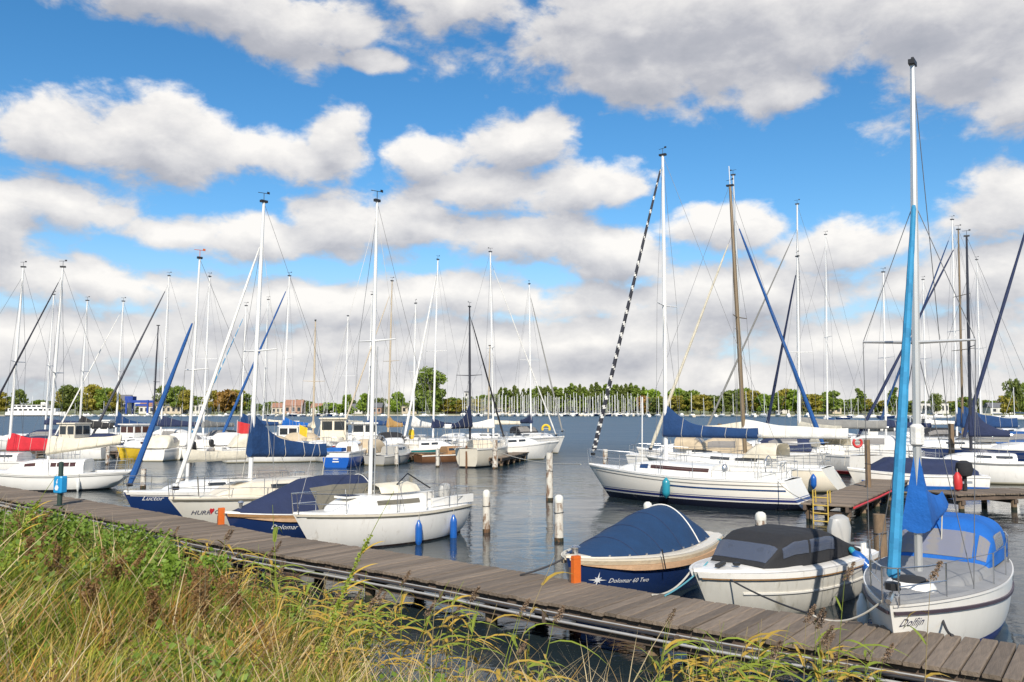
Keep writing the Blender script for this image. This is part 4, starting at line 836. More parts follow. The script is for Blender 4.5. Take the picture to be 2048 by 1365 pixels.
for t_ in (.40, .58, .76): B.part(MB().tube([S(t_, v_ / 12) + Vector((0, 0, .004)) for v_ in range(-12, 13)], .006, 4), 'cloth_seam', 'cv_navy', parent=o)
for k in range(9):
    for sd in (1, -1): B.part(MB().box(S(.08 + k * .105, sd * .985) + Vector((0, sd * .02, .0)), (.03, .03, .05)), 'cover_stud', 'steel', False)
B.text('Dolomar 60 Two', .905, .43, .115, 'lettering_white', 1, .25)
rose = []; 
for k in range(8): rose += [Vector(((.15 if k % 2 == 0 else .075) * math.cos(k * PI / 4), (.15 if k % 2 == 0 else .075) * math.sin(k * PI / 4), 0)), Vector((.035 * math.cos((k + .5) * PI / 4), .035 * math.sin((k + .5) * PI / 4), 0))]
B.wrap(rose, [tuple(range(16))], .935, .385, 'lettering_white', 1, name='compass_rose'); B.part(MB().lathe([(.05, 0), (.06, .12), (.09, .14), (.05, .17)], (2.25, 0, .93), 8), 'bollard', 'steel')
for y_ in (-.25, .25): B.part(MB().tube([(.9, 1.03, .95), (.9, 1.10, .6)], .012, 5), 'fender_line', 'rope_dark')
DL = B; bowD = B.W((2.3, 0, .98)); jp = P(1040, 1150, .62); rope(jp, bowD, .05, 'rope_dark', 'dark mooring rope from the jetty to the blue covered launch', .018)
# --- boat with black canopy
az = -131; L = 4.7; B = Boat('sport_boat', 'white sport boat with black canopy and clear side windows', 'motor boat', at_bow(P(1388, 1147, .80), az, L), az, L, 2.0, .72, .82, .76, rake=.55, trk=.05, wt=.82, full=3.0, zk0=-.15)
mk('hull_e', (.60, .58, .52), .35, 0, .10, 2, stretch=(2.2, 2.2, .6), coat=.2, dirt=((.26, .23, .16), 1.6, .52, .6)); B.hull('hull_e'); B.strip(-.03, .09, .045, 'gunwale', 'gel_white'); B.strip(.09, .115, .04, 'rub_strake', 'teak', 0, .99); B.strip(.34, .37, .02, 'spray_rail', 'gel_white', 0, .9); B.deck('gel_white', ck=(.05, .60), cw=.74, cz=.3)
S = tilt(B, [-2.05, -1.1, -.75, .35, .75, 1.15], [.06, .44, .56, .55, .40, .03], .72, .30); o = B.shell(S, 'canopy', 'cv_black', 30, 24)
for (a, b_, v0, v1) in ((.64, .86, .70, .972), (.36, .615, .68, .972), (.885, .975, -.6, .6), (.64, .86, -.972, -.70), (.36, .615, -.972, -.68)): B.part(patch(S, a, b_, v0, v1, 8, 6, .014), 'window', 'vinyl_dark', parent=o)
ob_ = B.outboard(x=-2.42, mat='gel_grey', z=.74, k=1.35); B.part(MB().lathe([(.05, 0), (.07, .02), (.07, .05)], (1.5, .25, .86), 8), 'cleat', 'black'); B.part(MB().box((1.75, .1, .89), (.38, .07, .05), .3), 'boat_hook', 'rubber', False)
for x_ in (-1.9, -1.8): B.part(MB().tube([(x_ - .1, .75, .78), (x_ - .1, .75, .95)], .03, 6), 'cleat', 'gel_white')
WE = B
p = B.W(B.hd(.16, .25, 1)); e = empty('fender', p + Vector((.02, -.14, .06)), 0); tag(e, 'blue fender slung at a slant on the sport boat', 'fender', 'fenders hanging on the boats'); e.rotation_euler = (R(-25), R(-38), 0)
MB().lathe([(.02, .42), (.05, .40), (.09, .33), (.105, .25), (.105, -.25), (.09, -.33), (.05, -.40), (.02, -.42)], n=12).ob('body', 'fender_blue', e); MB().lathe([(.05, .36), (.06, .46), (.03, .5)], n=8).ob('end_cap', 'fender_teal', e); MB().lathe([(.03, -.48), (.07, -.42), (.09, -.34)], n=8).ob('end_cap', 'cv_navy', e)
rope(P(1650, 1236, .62), B.W(B.hd(.93, .1, 1)), .06, 'rope_dark', 'dark mooring rope crossing the sport boat flank', .014); rope(P(1305, 1190, .62), B.W(B.hp(.97, 0, -1)), .12, 'rope', 'pale rope from the jetty to the sport boat bow', .016); rope(P(1330, 1192, .62), B.W((1.7, -.2, .88)), .05, 'rope_teal', 'teal line from the jetty over the sport boat foredeck', .014)
rope(DL.W(DL.hp(.12, 0, 1)), P(1520, 1062, .55), .1, 'rope_teal', 'teal rope from the blue covered launch to the stubby pile', .022)
# --- right-hand white sailboat with blue tent and light blue headsail
az = -144.2; L = 5.8; B = Boat('sailboat', 'white sailboat with royal blue cockpit tent and light blue furled headsail', 'sailboat', at_bow(P(1776, 1211, .98), az, L), az, L, 1.98, .90, .98, .86, rake=.55, trk=.1, wt=.76, full=2.05, tilt=-1.25)
mk('hull_f', (.81, .79, .73), .28, 0, .05, 2, stretch=(2.2, 2.2, .6), coat=.25, bands=[(-1, .20, (.02, .03, .20))], dirt=((.4, .36, .3), 2, .60, .35)); B.hull('hull_f'); B.strip(.30, .345, .03, 'rub_rail', 'rail_dark', kb=.30); B.strip(-.01, .03, .015, 'toe_rail', 'gel_white'); B.deck('deck_grey', ck=(.05, .36), cw=.66, cz=.45, camber=.10)
S = B.cab(-1.0, 1.2, .78, .58, .16, .5, e=.35); B.shell(S, 'cabin', 'deck_grey'); B.part(patch(lambda u, v: B.hd(u, v, 1), .15, .20, .06, .21, 3, 3, .01), 'portlight', 'glass'); B.part(patch(lambda u, v: B.hd(u, v, -1), .15, .20, .06, .21, 3, 3, .01), 'portlight', 'glass')
hz = B.part(MB().lathe([(.34, 0), (.34, .05), (.30, .10), (.25, .12)], (1.62, 0, .98), 16), 'round_hatch', 'gel_white'); B.part(MB().lathe([(.25, .122), (.20, .16), (.08, .18)], (1.62, 0, .98), 14), 'hatch_dome', 'cv_black', parent=hz)
x = mast_x(B, 1833, 1.2); B.mast(x, 1.14, top_z(B, x, 1820, 132), .058, 'mast_alu', .012, spread=(.44,), sl=.78, fore=.72, wr=.006, vane=False); B.jib(['cv_sky', 'cv_sky_fold_shade'], .08, .05, .995, spiral=9); B.boom(1.80, 1.95, 'cv_royal', 1.15, .20, .19, 3.0, droop=.12)
o = B.part(MB().tube([B.mp(B.mtop), B.mp(B.mtop + .12)], .022, 6), 'masthead_light', 'pipe_dark'); B.part(MB().lathe([(.05, 0), (.10, .04), (.10, .3), (.06, .34)], B.mp(2.95), 8), 'mast_collar', 'cv_white')
Sh, o = B.hood(-2.65, -.62, .80, .70, 'cv_royal', 'cockpit_tent', z0=.98, wins=[(.80, .955, -.66, .30), (.80, .955, .38, .68), (.40, .70, .70, .92), (.40, .70, -.92, -.70)], wmat='vinyl', front=.36, rear=.25, nu=30)
B.rails((.40, .58), .48, lines=1); B.outboard(mat='black', y=.25); B.text('Dolfijn', .99, .30, .15, 'lettering_dark', 1, .45)
B.part(MB().tube([(2.7, .0, 1.0), (2.8, 0, 1.1), (2.98, 0, 1.04)], .04, 6), 'anchor_roller', 'steel'); WF = B
rope(P(1905, 1271, .62), B.W(B.hd(.86, .30, 1)), .05, 'rope_dark', 'black mooring rope from the jetty to the sailboat with the blue tent', .02); rope(P(1625, 1231, .62), B.W((2.75, -.1, 1.0)), .16, 'rope', 'pale rope from the jetty to the bow of the sailboat with the blue tent', .014)
fender(B, .80, -1, .4, 'fender_white', 'white fender on the shaded side of the blue tented sailboat', .4, .08)
# --- big white sloop with striped headsail
bw, stn = P(1190, 992), P(1598, 1018); az = math.degrees(math.atan2(bw.x - stn.x, bw.y - stn.y)); L = 9.4; B = Boat('sloop', 'big white sloop with blue main cover and black and white spiral headsail', 'sailboat', (bw + stn) / 2 + (bw - stn).normalized() * .25, az, L, 3.05, 1.02, 1.28, 1.02, rake=1.05, trk=-.55, wt=.66, dr=.4)
mk('hull_g', (.82, .765, .67), .26, 0, .04, 1.5, coat=.3, bands=[(-1, .24, (.012, .014, .03)), (.29, .38, (.022, .03, .14)), (.41, .435, (.05, .06, .2))], dirt=((.5, .42, .33), 1.4, .62, .3)); B.hull('hull_g', 26, 11); B.strip(-.02, .05, .025, 'toe_rail', 'gel_white'); B.strip(.16, .20, .006, 'cove_stripe', 'cv_grey', .02, .97); B.strip(.30, .36, .006, 'cove_stripe', 'cv_blue', .02, .60)
B.deck('deck_white', ck=(.06, .32), cw=.6, cz=.6); S = B.cab(-1.5, 2.6, 1.12, .7, .42, .5); B.shell(S, 'cabin', 'deck_white'); B.wins(S, [(.02, .60)], 'glass_brown', (.66, .90)); B.wins(S, [(.63, .72)], 'cv_blue', (.60, .92), name='window_cover')
x = mast_x(B, 1332, 1.5); B.mast(x, 1.55, top_z(B, x, 1326, 312), .085, 'mast_white', .004, spread=(.50,), sl=.95, fore=.985, wr=.007); B.jib(['mast_dark', 'cv_white'], .095, .04, .97, spiral=26); B.boom(2.55, 3.55, 'cv_blue', 1.2, .26, .18, 4.5); B.rails((.16, .32, .48, .64, .76), .6)
for sd in (1, -1): B.part(MB().box((-2.7, sd * .95, 1.16), (2.3, .12, .26)), 'coaming', 'deck_white', False)
B.part(MB().tube([(-3.3 + .0, .38 * math.cos(k * PI / 8), 1.45 + .38 * math.sin(k * PI / 8)) for k in range(17)], .022, 6), 'steering_wheel', 'steel'); B.part(MB().lathe([(.10, 0), (.12, .1), (.08, .2), (.05, .24)], (-2.0, .95, 1.29), 8), 'winch', 'steel'); B.part(MB().tube([(1.4, .7, 1.15), (1.35, .7, 4.0)], .025, 6), 'spinnaker_pole', 'mast_white')
for k in range(2): B.part(MB().tube([(-3.9, .9 - .45 * k, 1.3), (-3.95, .9 - .45 * k, 1.65), (-3.95, .55 - .45 * k, 1.65), (-3.9, .55 - .45 * k, 1.3)], .05, 6), 'horseshoe_buoy', 'gel_white')
fender(B, .60, 1, .42, 'fender_teal', 'teal teardrop fender on the big white sloop', .62, .15); WG = B
rope(P(1000, 905, .9), B.W((4.5, 0, 1.25)), .2, 'rope', 'long pale rope from open water to the big sloop bow', .02); rope(B.W(B.hp(.04, 0, 1)), JR0 + Vector((.3, .3, .05)), .1, 'rope', 'stern rope from the big sloop to the finger jetty', .015)
# ------------------------------------------------------------------ middle-distance boats
def yacht(label, pos, az, L, m0, m1, hull='gel_white', beam=None, cover='cv_blue', h0=.8, h1=.2, jib=None, jr=.08, mast='mast_white', cabin='deck_white', win='glass', rail=True, spread=(.48,), fore=.95, boomL=None, stripe=None, hood=None, fb=1.0, name='sailboat', vane=True, trk=.25, rake=.02, wt=.62, jt=.95, spiral=0, boot=None, mr=.075, tilt=0.0, bz=1.25):
    Bm = beam or L * .33; B = Boat(name, label, 'sailboat', pos, az, L, Bm, fb * .92, fb * 1.15, fb * .92, rake=L * .11, trk=trk, wt=wt, tilt=tilt); B.hull(hull, 16, 7); B.strip(-.01, .06, .03, 'rub_rail', stripe or 'gel_white'); B.deck(cabin, ck=(.06, .33), cw=.62, cz=fb * .5)
    if boot: B.strip(fb * .72, fb * .86, .008, 'boot_stripe', boot, 0, .96)
    S = B.cab(-L * .18, L * .28, Bm * .36, Bm * .22, .44, .5); B.shell(S, 'cabin', cabin, 12, 12); B.wins(S, [(.06, .28), (.34, .54)], win, (.66, .88))
    x = mast_x(B, m0[0], fb + .5); top = top_z(B, x, *m1); B.mast(x, fb + .45, top, mr, mast, rake, spread=spread, sl=Bm * .32, fore=fore, wr=.008, vane=vane)
    if jib: B.jib(jib if isinstance(jib, list) else [jib], jr, .03, jt, spiral)
    B.boom(fb + bz, boomL or L * .38, cover, h0, h1, .15, 2.4)
    if rail: B.rails((.2, .4, .6), .55, r=.014, lr=.008)
    if hood: B.hood(-L * .24, -L * .08, Bm * .36, .62, hood, z0=fb + .28, wins=[(.62, .92, -.5, .5)])
    return B
def cruiser(label, pos, az, L, beam, hull='gel_white', cab='deck_white', fb=.9, house=None, canopy=None, ob=None, name='motor_boat', stripe=None, mast=None, win='glass', full=2.5, boot=None):
    B = Boat(name, label, 'motor boat', pos, az, L, beam, fb, fb * 1.25, fb * .95, rake=L * .1, trk=.05, wt=.82, full=full, zk0=-.15); B.hull(hull, 16, 7); B.strip(-.02, .07, .03, 'rub_rail', stripe or 'gel_white'); B.deck(cab, ck=(.05, .42), cw=.72, cz=fb * .4)
    if boot: B.strip(fb * .55, fb * .9, .008, 'boot_stripe', boot, 0, .95)
    S = B.cab(-L * .08, L * .34, beam * .37, beam * .24, .5, .55); B.shell(S, 'cabin', cab, 10, 12); B.wins(S, [(.05, .3), (.36, .56)], win, (.62, .88))
    if house:
        hw, hh = beam * .36, house; z0 = fb + .25; ho = B.part(MB().box((0, 0, z0 + hh / 2), (L * .22, hw * 2, hh)), 'wheelhouse', cab, False); B.part(MB().box((.05, 0, z0 + hh + .04), (L * .26, hw * 2.2, .08)), 'roof', cab, False, ho)
        for sd in (1, -1):
            for k in (-1, 1): B.part(MB().box((k * L * .055, sd * (hw + .006), z0 + hh * .68), (L * .085, .02, hh * .42)), 'window', win, False, ho)
        for sx in (1, -1):
            for k in (-1, 1): B.part(MB().box((sx * (L * .11 + .006), k * hw * .48, z0 + hh * .68), (.02, hw * .8, hh * .42)), 'window', win, False, ho)
    if canopy:
        mat, w0, w1 = canopy; B.hood(-L * .44, L * .08, beam * .42, .85, mat, 'canopy', z0=fb + .04, wins=[(w0, w1, .55, .9), (w0, w1, -.9, -.55)] if w1 else [], front=.4, rear=.3)
    if ob: B.outboard(mat=ob)
    if mast: B.part(MB().tube([(0, 0, fb), (0, 0, mast)], .03, 6), 'signal_mast', 'mast_white')
    return B
def sp(px, py, az, L, stern=True): p = P(px, py); return at_stern(p, az, L) if stern else at_bow(p, az, L)
# left group
az = -100; L = 7.2; B = Boat('sailboat', 'white sailboat with cream main cover moored beside the blue power box', 'sailboat', at_stern(P(268, 943, .75), az, L), az, L, 2.4, .72, .95, .78, rake=.8, trk=.85, wt=.5, zk0=.06)
mk('hull_a', (.82, .80, .75), .28, 0, .05, 2, coat=.25, bands=[(-1, .07, (.02, .02, .025))], dirt=((.5, .42, .3), 2, .60, .35)); B.hull('hull_a'); B.strip(.10, .135, .012, 'cove_stripe', 'cv_grey'); B.strip(-.01, .05, .025, 'rub_rail', 'gel_white'); B.deck('deck_white', ck=(.08, .30), cw=.6, cz=.45)
S = B.cab(-1.7, 1.6, .85, .6, .58, .45); B.shell(S, 'cabin', 'deck_white'); B.wins(S, [(.10, .17), (.18, .25), (.26, .33), (.34, .41)], 'glass_brown', (.60, .86)); B.wins(S, [(.60, .74)], 'glass_brown', (.62, .84)); x = mast_x(B, 97, 1.4); B.mast(x, 1.25, top_z(B, x, 114, 535), .068, 'mast_white', .03, spread=(.45,), sl=.75, fore=.96); B.jib(['mast_dark'], .06, .03, .96); B.boom(1.62, 2.9, 'cv_cream', .70, .30, .22, 2.2, droop=.45); B.rails((.2, .42), .5, lines=1)
for k, (u_, mt) in enumerate(((.33, 'white'), (.22, 'white'))): fender(B, u_, 1, .45, 'fender_white', ('white fender below the cabin window of the cream covered sailboat', 'white fender near the stern of the cream covered sailboat')[k], .45, .08)
yacht('white sailboat with bright red main cover', AY(-10, 900, 46), -97, 8.4, (18, 870), (40, 535), cover='cv_red', h0=.85, h1=.5, jib=None, rake=.03, boomL=2.6, bz=.55, fb=.85)
cruiser('white wheelhouse cruiser with flat cream roof behind the cream boom', AY(148, 900, 61), -80, 5.6, 2.3, house=1.35, cab='gel_cream')
yacht('white sloop with black main cover in the left harbour', AY(175, 900, 64), -98, 8.5, (158, 830), (165, 602), cover='cv_black', h0=.9, h1=.25, boomL=2.3)
yacht('white sloop with bright blue cover and slim white headsail', AY(222, 900, 67), -125, 8.4, (231, 830), (238, 603), cover='cv_blue', jib='cv_white', jr=.06, h0=1.2, boomL=2.2)
cruiser('small boat with a rounded bright yellow hull', P(264, 921) + Vector((0, 1.6, 0)), -155, 4.4, 2.0, hull='cv_yellow', fb=.8, win='glass_brown', full=3)
yacht('white sloop with black furled headsail behind the yellow hull', AY(310, 900, 68), -118, 9.5, (321, 830), (333, 552), cover='cv_navy', jib='mast_dark', jr=.11, h0=.8)
yacht('small sailboat with a dark bare mast behind the yellow hull', AY(300, 900, 72), -90, 6, (305, 840), (307, 652), mast='mast_dark', cover='cv_navy', vane=False, h0=.5)
cruiser('white cabin boat showing its stern with a blue fender', sp(338, 921, 12, 5.6), 12, 5.6, 2.3, canopy=('cv_white', .55, .8), ob='gel_grey', fb=.95)
B = cruiser('white motor boat with a black tilted outboard', sp(425, 919, 20, 6), 20, 6, 2.4, fb=.95, ob='black', canopy=('cv_white', 0, 0))
yacht('white sloop with tall mast and black bimini frame', AY(415, 900, 66), -160, 9.2, (406, 840), (417, 553), cover='cv_grey', h0=.5, hood='cv_black')
yacht('white sloop with thin mast and pale blue spiral headsail', AY(478, 900, 72), -130, 8.6, (481, 840), (485, 612), cover='cv_blue', jib=['cv_sky', 'cv_white'], spiral=14, jr=.07, stripe='red', h0=1.0)
B = cruiser('grey inflatable tender between the white motor boats', sp(475, 921, 40, 4.2), 40, 4.2, 1.9, hull='gel_grey', fb=.6, cab='gel_grey')
yacht('white yacht with bright blue furled headsail and blue cover', AY(560, 900, 66), -128, 9.6, (566, 840), (573, 552), cover='cv_royal', jib='cv_mid', jr=.12, h0=.7, boomL=2.4, stripe='cv_navy', hood='cv_cream')
cruiser('low white cruiser under a pink-grey cover', AY(580, 915, 58), 82, 6.0, 2.2, canopy=('cv_beige', 0, 0), fb=.85, stripe='red')
cruiser('white wheelhouse boat with dark front windows', AY(668, 905, 62), 175, 6.5, 2.5, house=1.5, cab='gel_cream', fb=1.1)
yacht('sailboat with a tan leaning mast', AY(635, 905, 60), 160, 7.5, (626, 870), (617, 642), mast='mast_tan', cover='cv_cream', h0=.6, rake=-.02, vane=False)
mk('hull_blue', (.012, .10, .42), .3, 0, .05, 2, coat=.3, bands=[(.62, 3, (.72, .71, .68))]); B = cruiser('small boat with bright blue lower hull and white stern', sp(671, 936, 8, 5.0), 8, 5.0, 2.05, hull='hull_blue', fb=.95, win='glass_brown')
B.part(MB().box((-1.6, .3, 1.05), (.9, 1.0, .22)), 'folded_tarp', 'cv_royal', False)
B.part(MB().box((B.xx(0, .5) - .03, 0, .52), (.02, .34, .07)), 'registration_plate', 'lettering_white', False); B.part(MB().box((B.xx(0, .3) - .03, 0, .36), (.02, .4, .07)), 'registration_plate', 'lettering_white', False)
yacht('white sloop with tan furled headsail near the blue stern', AY(765, 900, 66), -140, 8.8, (776, 850), (790, 562), cover='cv_tan', jib='mast_tan', jr=.07, mast='mast_tan', h0=.9, boomL=1.4)
yacht('sailboat with thin pole mast and a distant faint rig', AY(690, 900, 78), -160, 8, (690, 830), (691, 632), cover='cv_cream', h0=.4, vane=False)
B = cruiser('open dinghy with steel arch and black outboard', sp(748, 932, 25, 4.2), 25, 4.2, 1.9, hull='gel_grey', fb=.65, ob='black', cab='gel_grey'); B.part(MB().tube([(-1.7, .7, .6), (-1.75, .68, 1.5), (-1.75, .4, 1.85), (-1.75, -.4, 1.85), (-1.75, -.68, 1.5), (-1.7, -.7, .6)], .035, 6), 'arch', 'steel')
yacht('white yacht with yellow lifebuoy on its stern rail', AY(815, 900, 67), -40, 8.6, (826, 850), (828, 608), cover='cv_white', h0=.8, boot='red')
e = empty('lifebuoy', AY(823, 869, 62.2)); tag(e, 'yellow lifebuoy sling on the stern rail of a white yacht', 'lifebuoy'); MB().lathe([(.04, -.36), (.17, -.30), (.22, 0), (.17, .30), (.04, .36)], n=10).ob('body', 'cv_yellow', e); MB().tube([(0, 0, .3), (0, 0, .6)], .02, 5).ob('strap', 'rope', e)
mk('hull_green', (.02, .16, .17), .3); cruiser('teal green hull low in the water behind the dinghies', AY(850, 905, 60), 80, 5.5, 2.1, hull='hull_green', fb=.8, cab='deck_white')
cruiser('brown wooden boat moored at the jetty end', sp(835, 925, 60, 4.6), 60, 4.6, 1.8, hull='teak_dark', cab='teak', fb=.5)
yacht('white sloop with tall white mast and leaning white headsail', AY(880, 900, 64), -150, 9.2, (866, 850), (885, 518), cover='cv_navy', jib='cv_white', jr=.09, h0=.6, rake=.035)
mk('hull_cream2', (.70, .64, .52), .3, 0, .06, 2, bands=[(-1, .10, (.02, .02, .022))], dirt=((.40, .30, .18), 2, .58, .4)); B = yacht('cream double-ender with dark mast and navy cover showing its stern', sp(932, 937, 18, 7.4), 18, 7.4, (940, 880), (944, 615), hull='hull_cream2', cabin='gel_cream', mast='mast_dark', cover='cv_navy', beam=2.6, fb=1.25, wt=.55, h0=1.4, jib='mast_dark', jr=.07)
B.part(MB().box((B.xx(0, .6) - .05, 0, .55), (.08, .10, 1.6)), 'rudder', 'teak_dark', False); B.part(MB().tube([(B.xx(0, .6) - .12, .45, .1), (B.xx(0, .6) - .12, .45, 1.4)], .02, 5), 'boarding_ladder', 'steel')
yacht('white sloop with tall mast moored behind the finger jetty', AY(1000, 900, 63), 70, 9.5, (987, 870), (1005, 505), cover='cv_white', h0=.6, jib='cv_white', jr=.06, rake=.02)
B = yacht('white yacht with dark furled mast and black bimini at the jetty end', AY(1068, 893, 72), 150, 9.2, (1062, 850), (1063, 568), cover='cv_navy', h0=.9, jib='cv_grey', jr=.07, hood='cv_black', fb=1.2, boomL=1.6)
e = empty('lifebuoy', AY(1092, 858, 69.5)); tag(e, 'yellow horseshoe buoy on the yacht at the jetty end', 'lifebuoy'); MB().tube([(.3 * math.cos(k * PI / 7), 0, .3 * math.sin(k * PI / 7)) for k in range(-1, 9)], .09, 8).ob('body', 'cv_yellow', e); MB().tube([(-.3, 0, .0), (.3, 0, .0)], .03, 5).ob('strap', 'rope', e)
yacht('small sailboat with a thin tan mast behind the tall white ones', AY(968, 900, 78), -100, 7.5, (976, 850), (975, 692), mast='mast_tan', cover='cv_cream', h0=.4, vane=False)
for (px, Y_, az_, L_, bm, kw, lb) in [(60, 70, -95, 7, 2.5, dict(canopy=('cv_navy', .35, .75)), 'white cabin cruiser with navy canopy behind the red covered sailboat'), (205, 74, 85, 6.5, 2.4, dict(house=1.3), 'small white wheelhouse boat behind the yellow hull'), (268, 66, -150, 6, 2.3, dict(win='glass_brown', house=1.1), 'white cabin boat with red-brown window frames by the yellow hull'), (375, 72, 95, 7.5, 2.6, dict(canopy=('cv_white', .4, .8)), 'white cruiser with long dark window strip among the masts'), (455, 64, -90, 7, 2.5, dict(canopy=('cv_black', .3, .7)), 'white cruiser with black tent behind the outboards'), (505, 70, -130, 7.5, 2.6, dict(stripe='red', boot='red'), 'white cruiser with red waterline left of the blue cover'), (525, 58, 60, 5, 2.0, dict(canopy=('cv_cream', 0, 0)), 'small white boat under a cream cover beside the blue main cover'), (622, 62, 20, 6, 2.3, dict(canopy=('cv_beige', .4, .7)), 'white motor boat with beige canopy left of the blue stern'), (728, 66, 170, 7, 2.6, dict(house=1.2), 'rounded white motor boat with high bow near the blue stern'), (905, 66, 160, 7, 2.6, dict(), 'white decked boat left of the cream double-ender'), (1020, 60, 75, 6, 2.4, dict(), 'low white boat lying behind the far finger jetty')]:
    cruiser(lb, AY(px, 900, Y_), az_, L_, bm, fb=1.0, **kw)
for (px, wy, az_, L_, bm, fb_, kw, lb) in [(305, 924, 5, 4.8, 2.0, .85, dict(canopy=('cv_cream', .4, .7)), 'small white boat with a cream hood beside the yellow hull'), (388, 922, -8, 5, 2.0, .85, dict(ob='black'), 'open white boat with a black outboard between the cabin boats'), (462, 918, 15, 5, 2.1, .8, dict(canopy=('cv_white', 0, 0)), 'white boat under a rounded white cover at the small boat row'), (520, 920, -5, 5.2, 2.1, .9, dict(win='glass_brown', canopy=('cv_navy', 0, 0)), 'white stern with navy cover left of the blue main cover'), (552, 918, 10, 5, 2.1, .9, dict(house=1.1), 'little white wheelhouse boat half hidden by the blue main cover'), (600, 922, 0, 5, 2.2, .9, dict(canopy=('cv_beige', 0, 0), stripe='red'), 'white boat with red rail under a pinkish cover'), (718, 930, 20, 4.6, 1.9, .7, dict(canopy=('cv_beige', 0, 0)), 'low boat under a beige cover right of the blue stern'), (775, 915, 165, 6, 2.3, 1.0, dict(canopy=('cv_black', .4, .8)), 'white sport cruiser with black hood in the second row'), (815, 912, 10, 5.5, 2.2, .95, dict(boot='hull_green'), 'white boat with a teal lower band in the second row'), (880, 914, 15, 6.2, 2.4, 1.1, dict(), 'white square stern left of the cream double-ender'), (150, 918, 70, 6, 2.3, .9, dict(canopy=('cv_navy', 0, 0)), 'white boat with navy cover behind the cream boom'), (215, 915, 100, 5.5, 2.2, .9, dict(), 'white half-decked boat left of the yellow hull')]:
    cruiser(lb, sp(px, wy, az_, L_), az_, L_, bm, fb=fb_, **kw)
for (px, Y_, az_, L_, bm, kw, lb) in [(1700, 52, -60, 8, 2.8, dict(canopy=('cv_white', .35, .75)), 'white cruiser with white hood between the sloops and the jetty'), (1755, 62, -85, 8.5, 2.9, dict(house=1.3), 'white wheelhouse cruiser behind the red horseshoe buoy'), (1660, 68, 85, 8, 2.8, dict(canopy=('cv_navy', .35, .75)), 'white cruiser with navy hood under the grey main cover'), (1985, 60, -95, 8, 2.8, dict(canopy=('cv_mid', .35, .75)), 'white cruiser with blue hood behind the black masted sloop'), (1830, 82, 85, 9, 3.0, dict(house=1.5), 'white motor yacht with long wheelhouse beyond the navy yacht'), (2030, 72, -80, 8, 2.8, dict(canopy=('cv_white', .3, .7)), 'white cruiser with pale hood at the right edge'), (1400, 47, -70, 7, 2.5, dict(canopy=('cv_beige', .3, .7)), 'white boat with beige hood behind the big sloop mast')]:
    cruiser(lb, AY(px, 900, Y_), az_, L_, bm, fb=1.1, **kw)
for (px, Y_, az_, L_, m0, m1, kw, lb) in [(1650, 74, -90, 9, 1655, 470, dict(cover='cv_blue', h0=.6), 'distant yacht with blue cover right of the bright blue headsail'), (1850, 78, -95, 9, 1852, 560, dict(cover='cv_white', h0=.4), 'distant white masted yacht beyond the navy yacht'), (1965, 80, -95, 9, 1962, 520, dict(cover='cv_navy', h0=.5), 'distant yacht with navy cover beyond the black masted sloop'), (730, 74, -100, 8.5, 735, 590, dict(cover='cv_blue', h0=.5), 'distant yacht with blue cover beyond the wheelhouse boats'), (520, 80, -100, 8.5, 525, 600, dict(cover='cv_cream', h0=.4), 'distant yacht with cream cover beyond the blue main cover'), (85, 78, -95, 8.5, 90, 590, dict(cover='cv_navy', h0=.5), 'distant yacht with navy cover beyond the red covered sailboat')]:
    yacht(lb, AY(px, 900, Y_), az_, L_, (m0, 850), (m0, m1), rail=False, **kw)
# flags on the left group
def flag(px, py, Y, mat, label, w=.9, h=.55):
    p = AY(px, py, Y); e = empty('flag', p); tag(e, label, 'flag'); MB().tube([(0, 0, -1.0), (0, 0, h + .1)], .02, 5).ob('pole', 'mast_white', e); m = MB(); m.loft([[Vector((w * i / 6, .07 * math.sin(i * 1.4), h - .22 * i / 6)), Vector((w * i / 6 * .92, .07 * math.sin(i * 1.4 + .4), -.25 * i / 6))] for i in range(7)]); m.ob('cloth', mat, e)
flag(474, 866, 60, 'red', 'red flag hanging on a short staff', 1.0, .8); flag(598, 868, 57, 'cv_yellow', 'yellow pennant on a stern staff', .55, .6)
# right group
az = WG.az; st_ = P(1690, 985); L = 9.8
B = yacht('cream sloop with brown mast and white main cover behind the big sloop', at_stern(st_, az - 2, L), az - 2, L, (1490, 900), (1467, 370), hull='gel_cream', mast='mast_brown', cover='cv_white', h0=.7, h1=.34, jib='cv_cream', jr=.09, spread=(.50,), fore=.82, boomL=4.4, trk=-.7, rake=-.035, fb=1.1, hood='cv_cream', mr=.10, wt=.7)
B.part(MB().tube([B.mp(B.mtop), B.mp(B.mtop + .95)], .02, 5), 'antenna', 'mast_white'); fender(B, .10, 1, .5, 'fender_blue', 'dark blue fender on the cream sloop quarter', .5, .13)
tk = P(1657, 905, 1.3); B = yacht('white yacht with long bright blue furled headsail', at_bow(tk, 112, 10.5), 112, 10.5, (1489, 860), (1487, 350), mast='mast_alu', cover='cv_cream', h0=.5, jib='cv_mid', jr=.12, fore=.84, fb=1.1, spread=(.42, .66), hood='cv_beige')
yacht('white yacht with grey main cover and dark sloping headsail', AY(1570, 900, 56), -72, 11, (1597, 840), (1598, 410), cover='cv_grey', h0=.6, h1=.4, jib='cv_grey', jr=.08, fb=1.15, boomL=5.2, spread=(.4, .68), fore=.9)
B = yacht('white yacht with cream sprayhood and red horseshoe buoy', at_stern(P(1735, 952), -20, 9), -20, 9, (1777, 850), (1785, 515), cover='cv_cream', h0=.4, jib='cv_navy', jr=.10, hood='cv_cream', fb=1.15, wt=.75, boot='red')
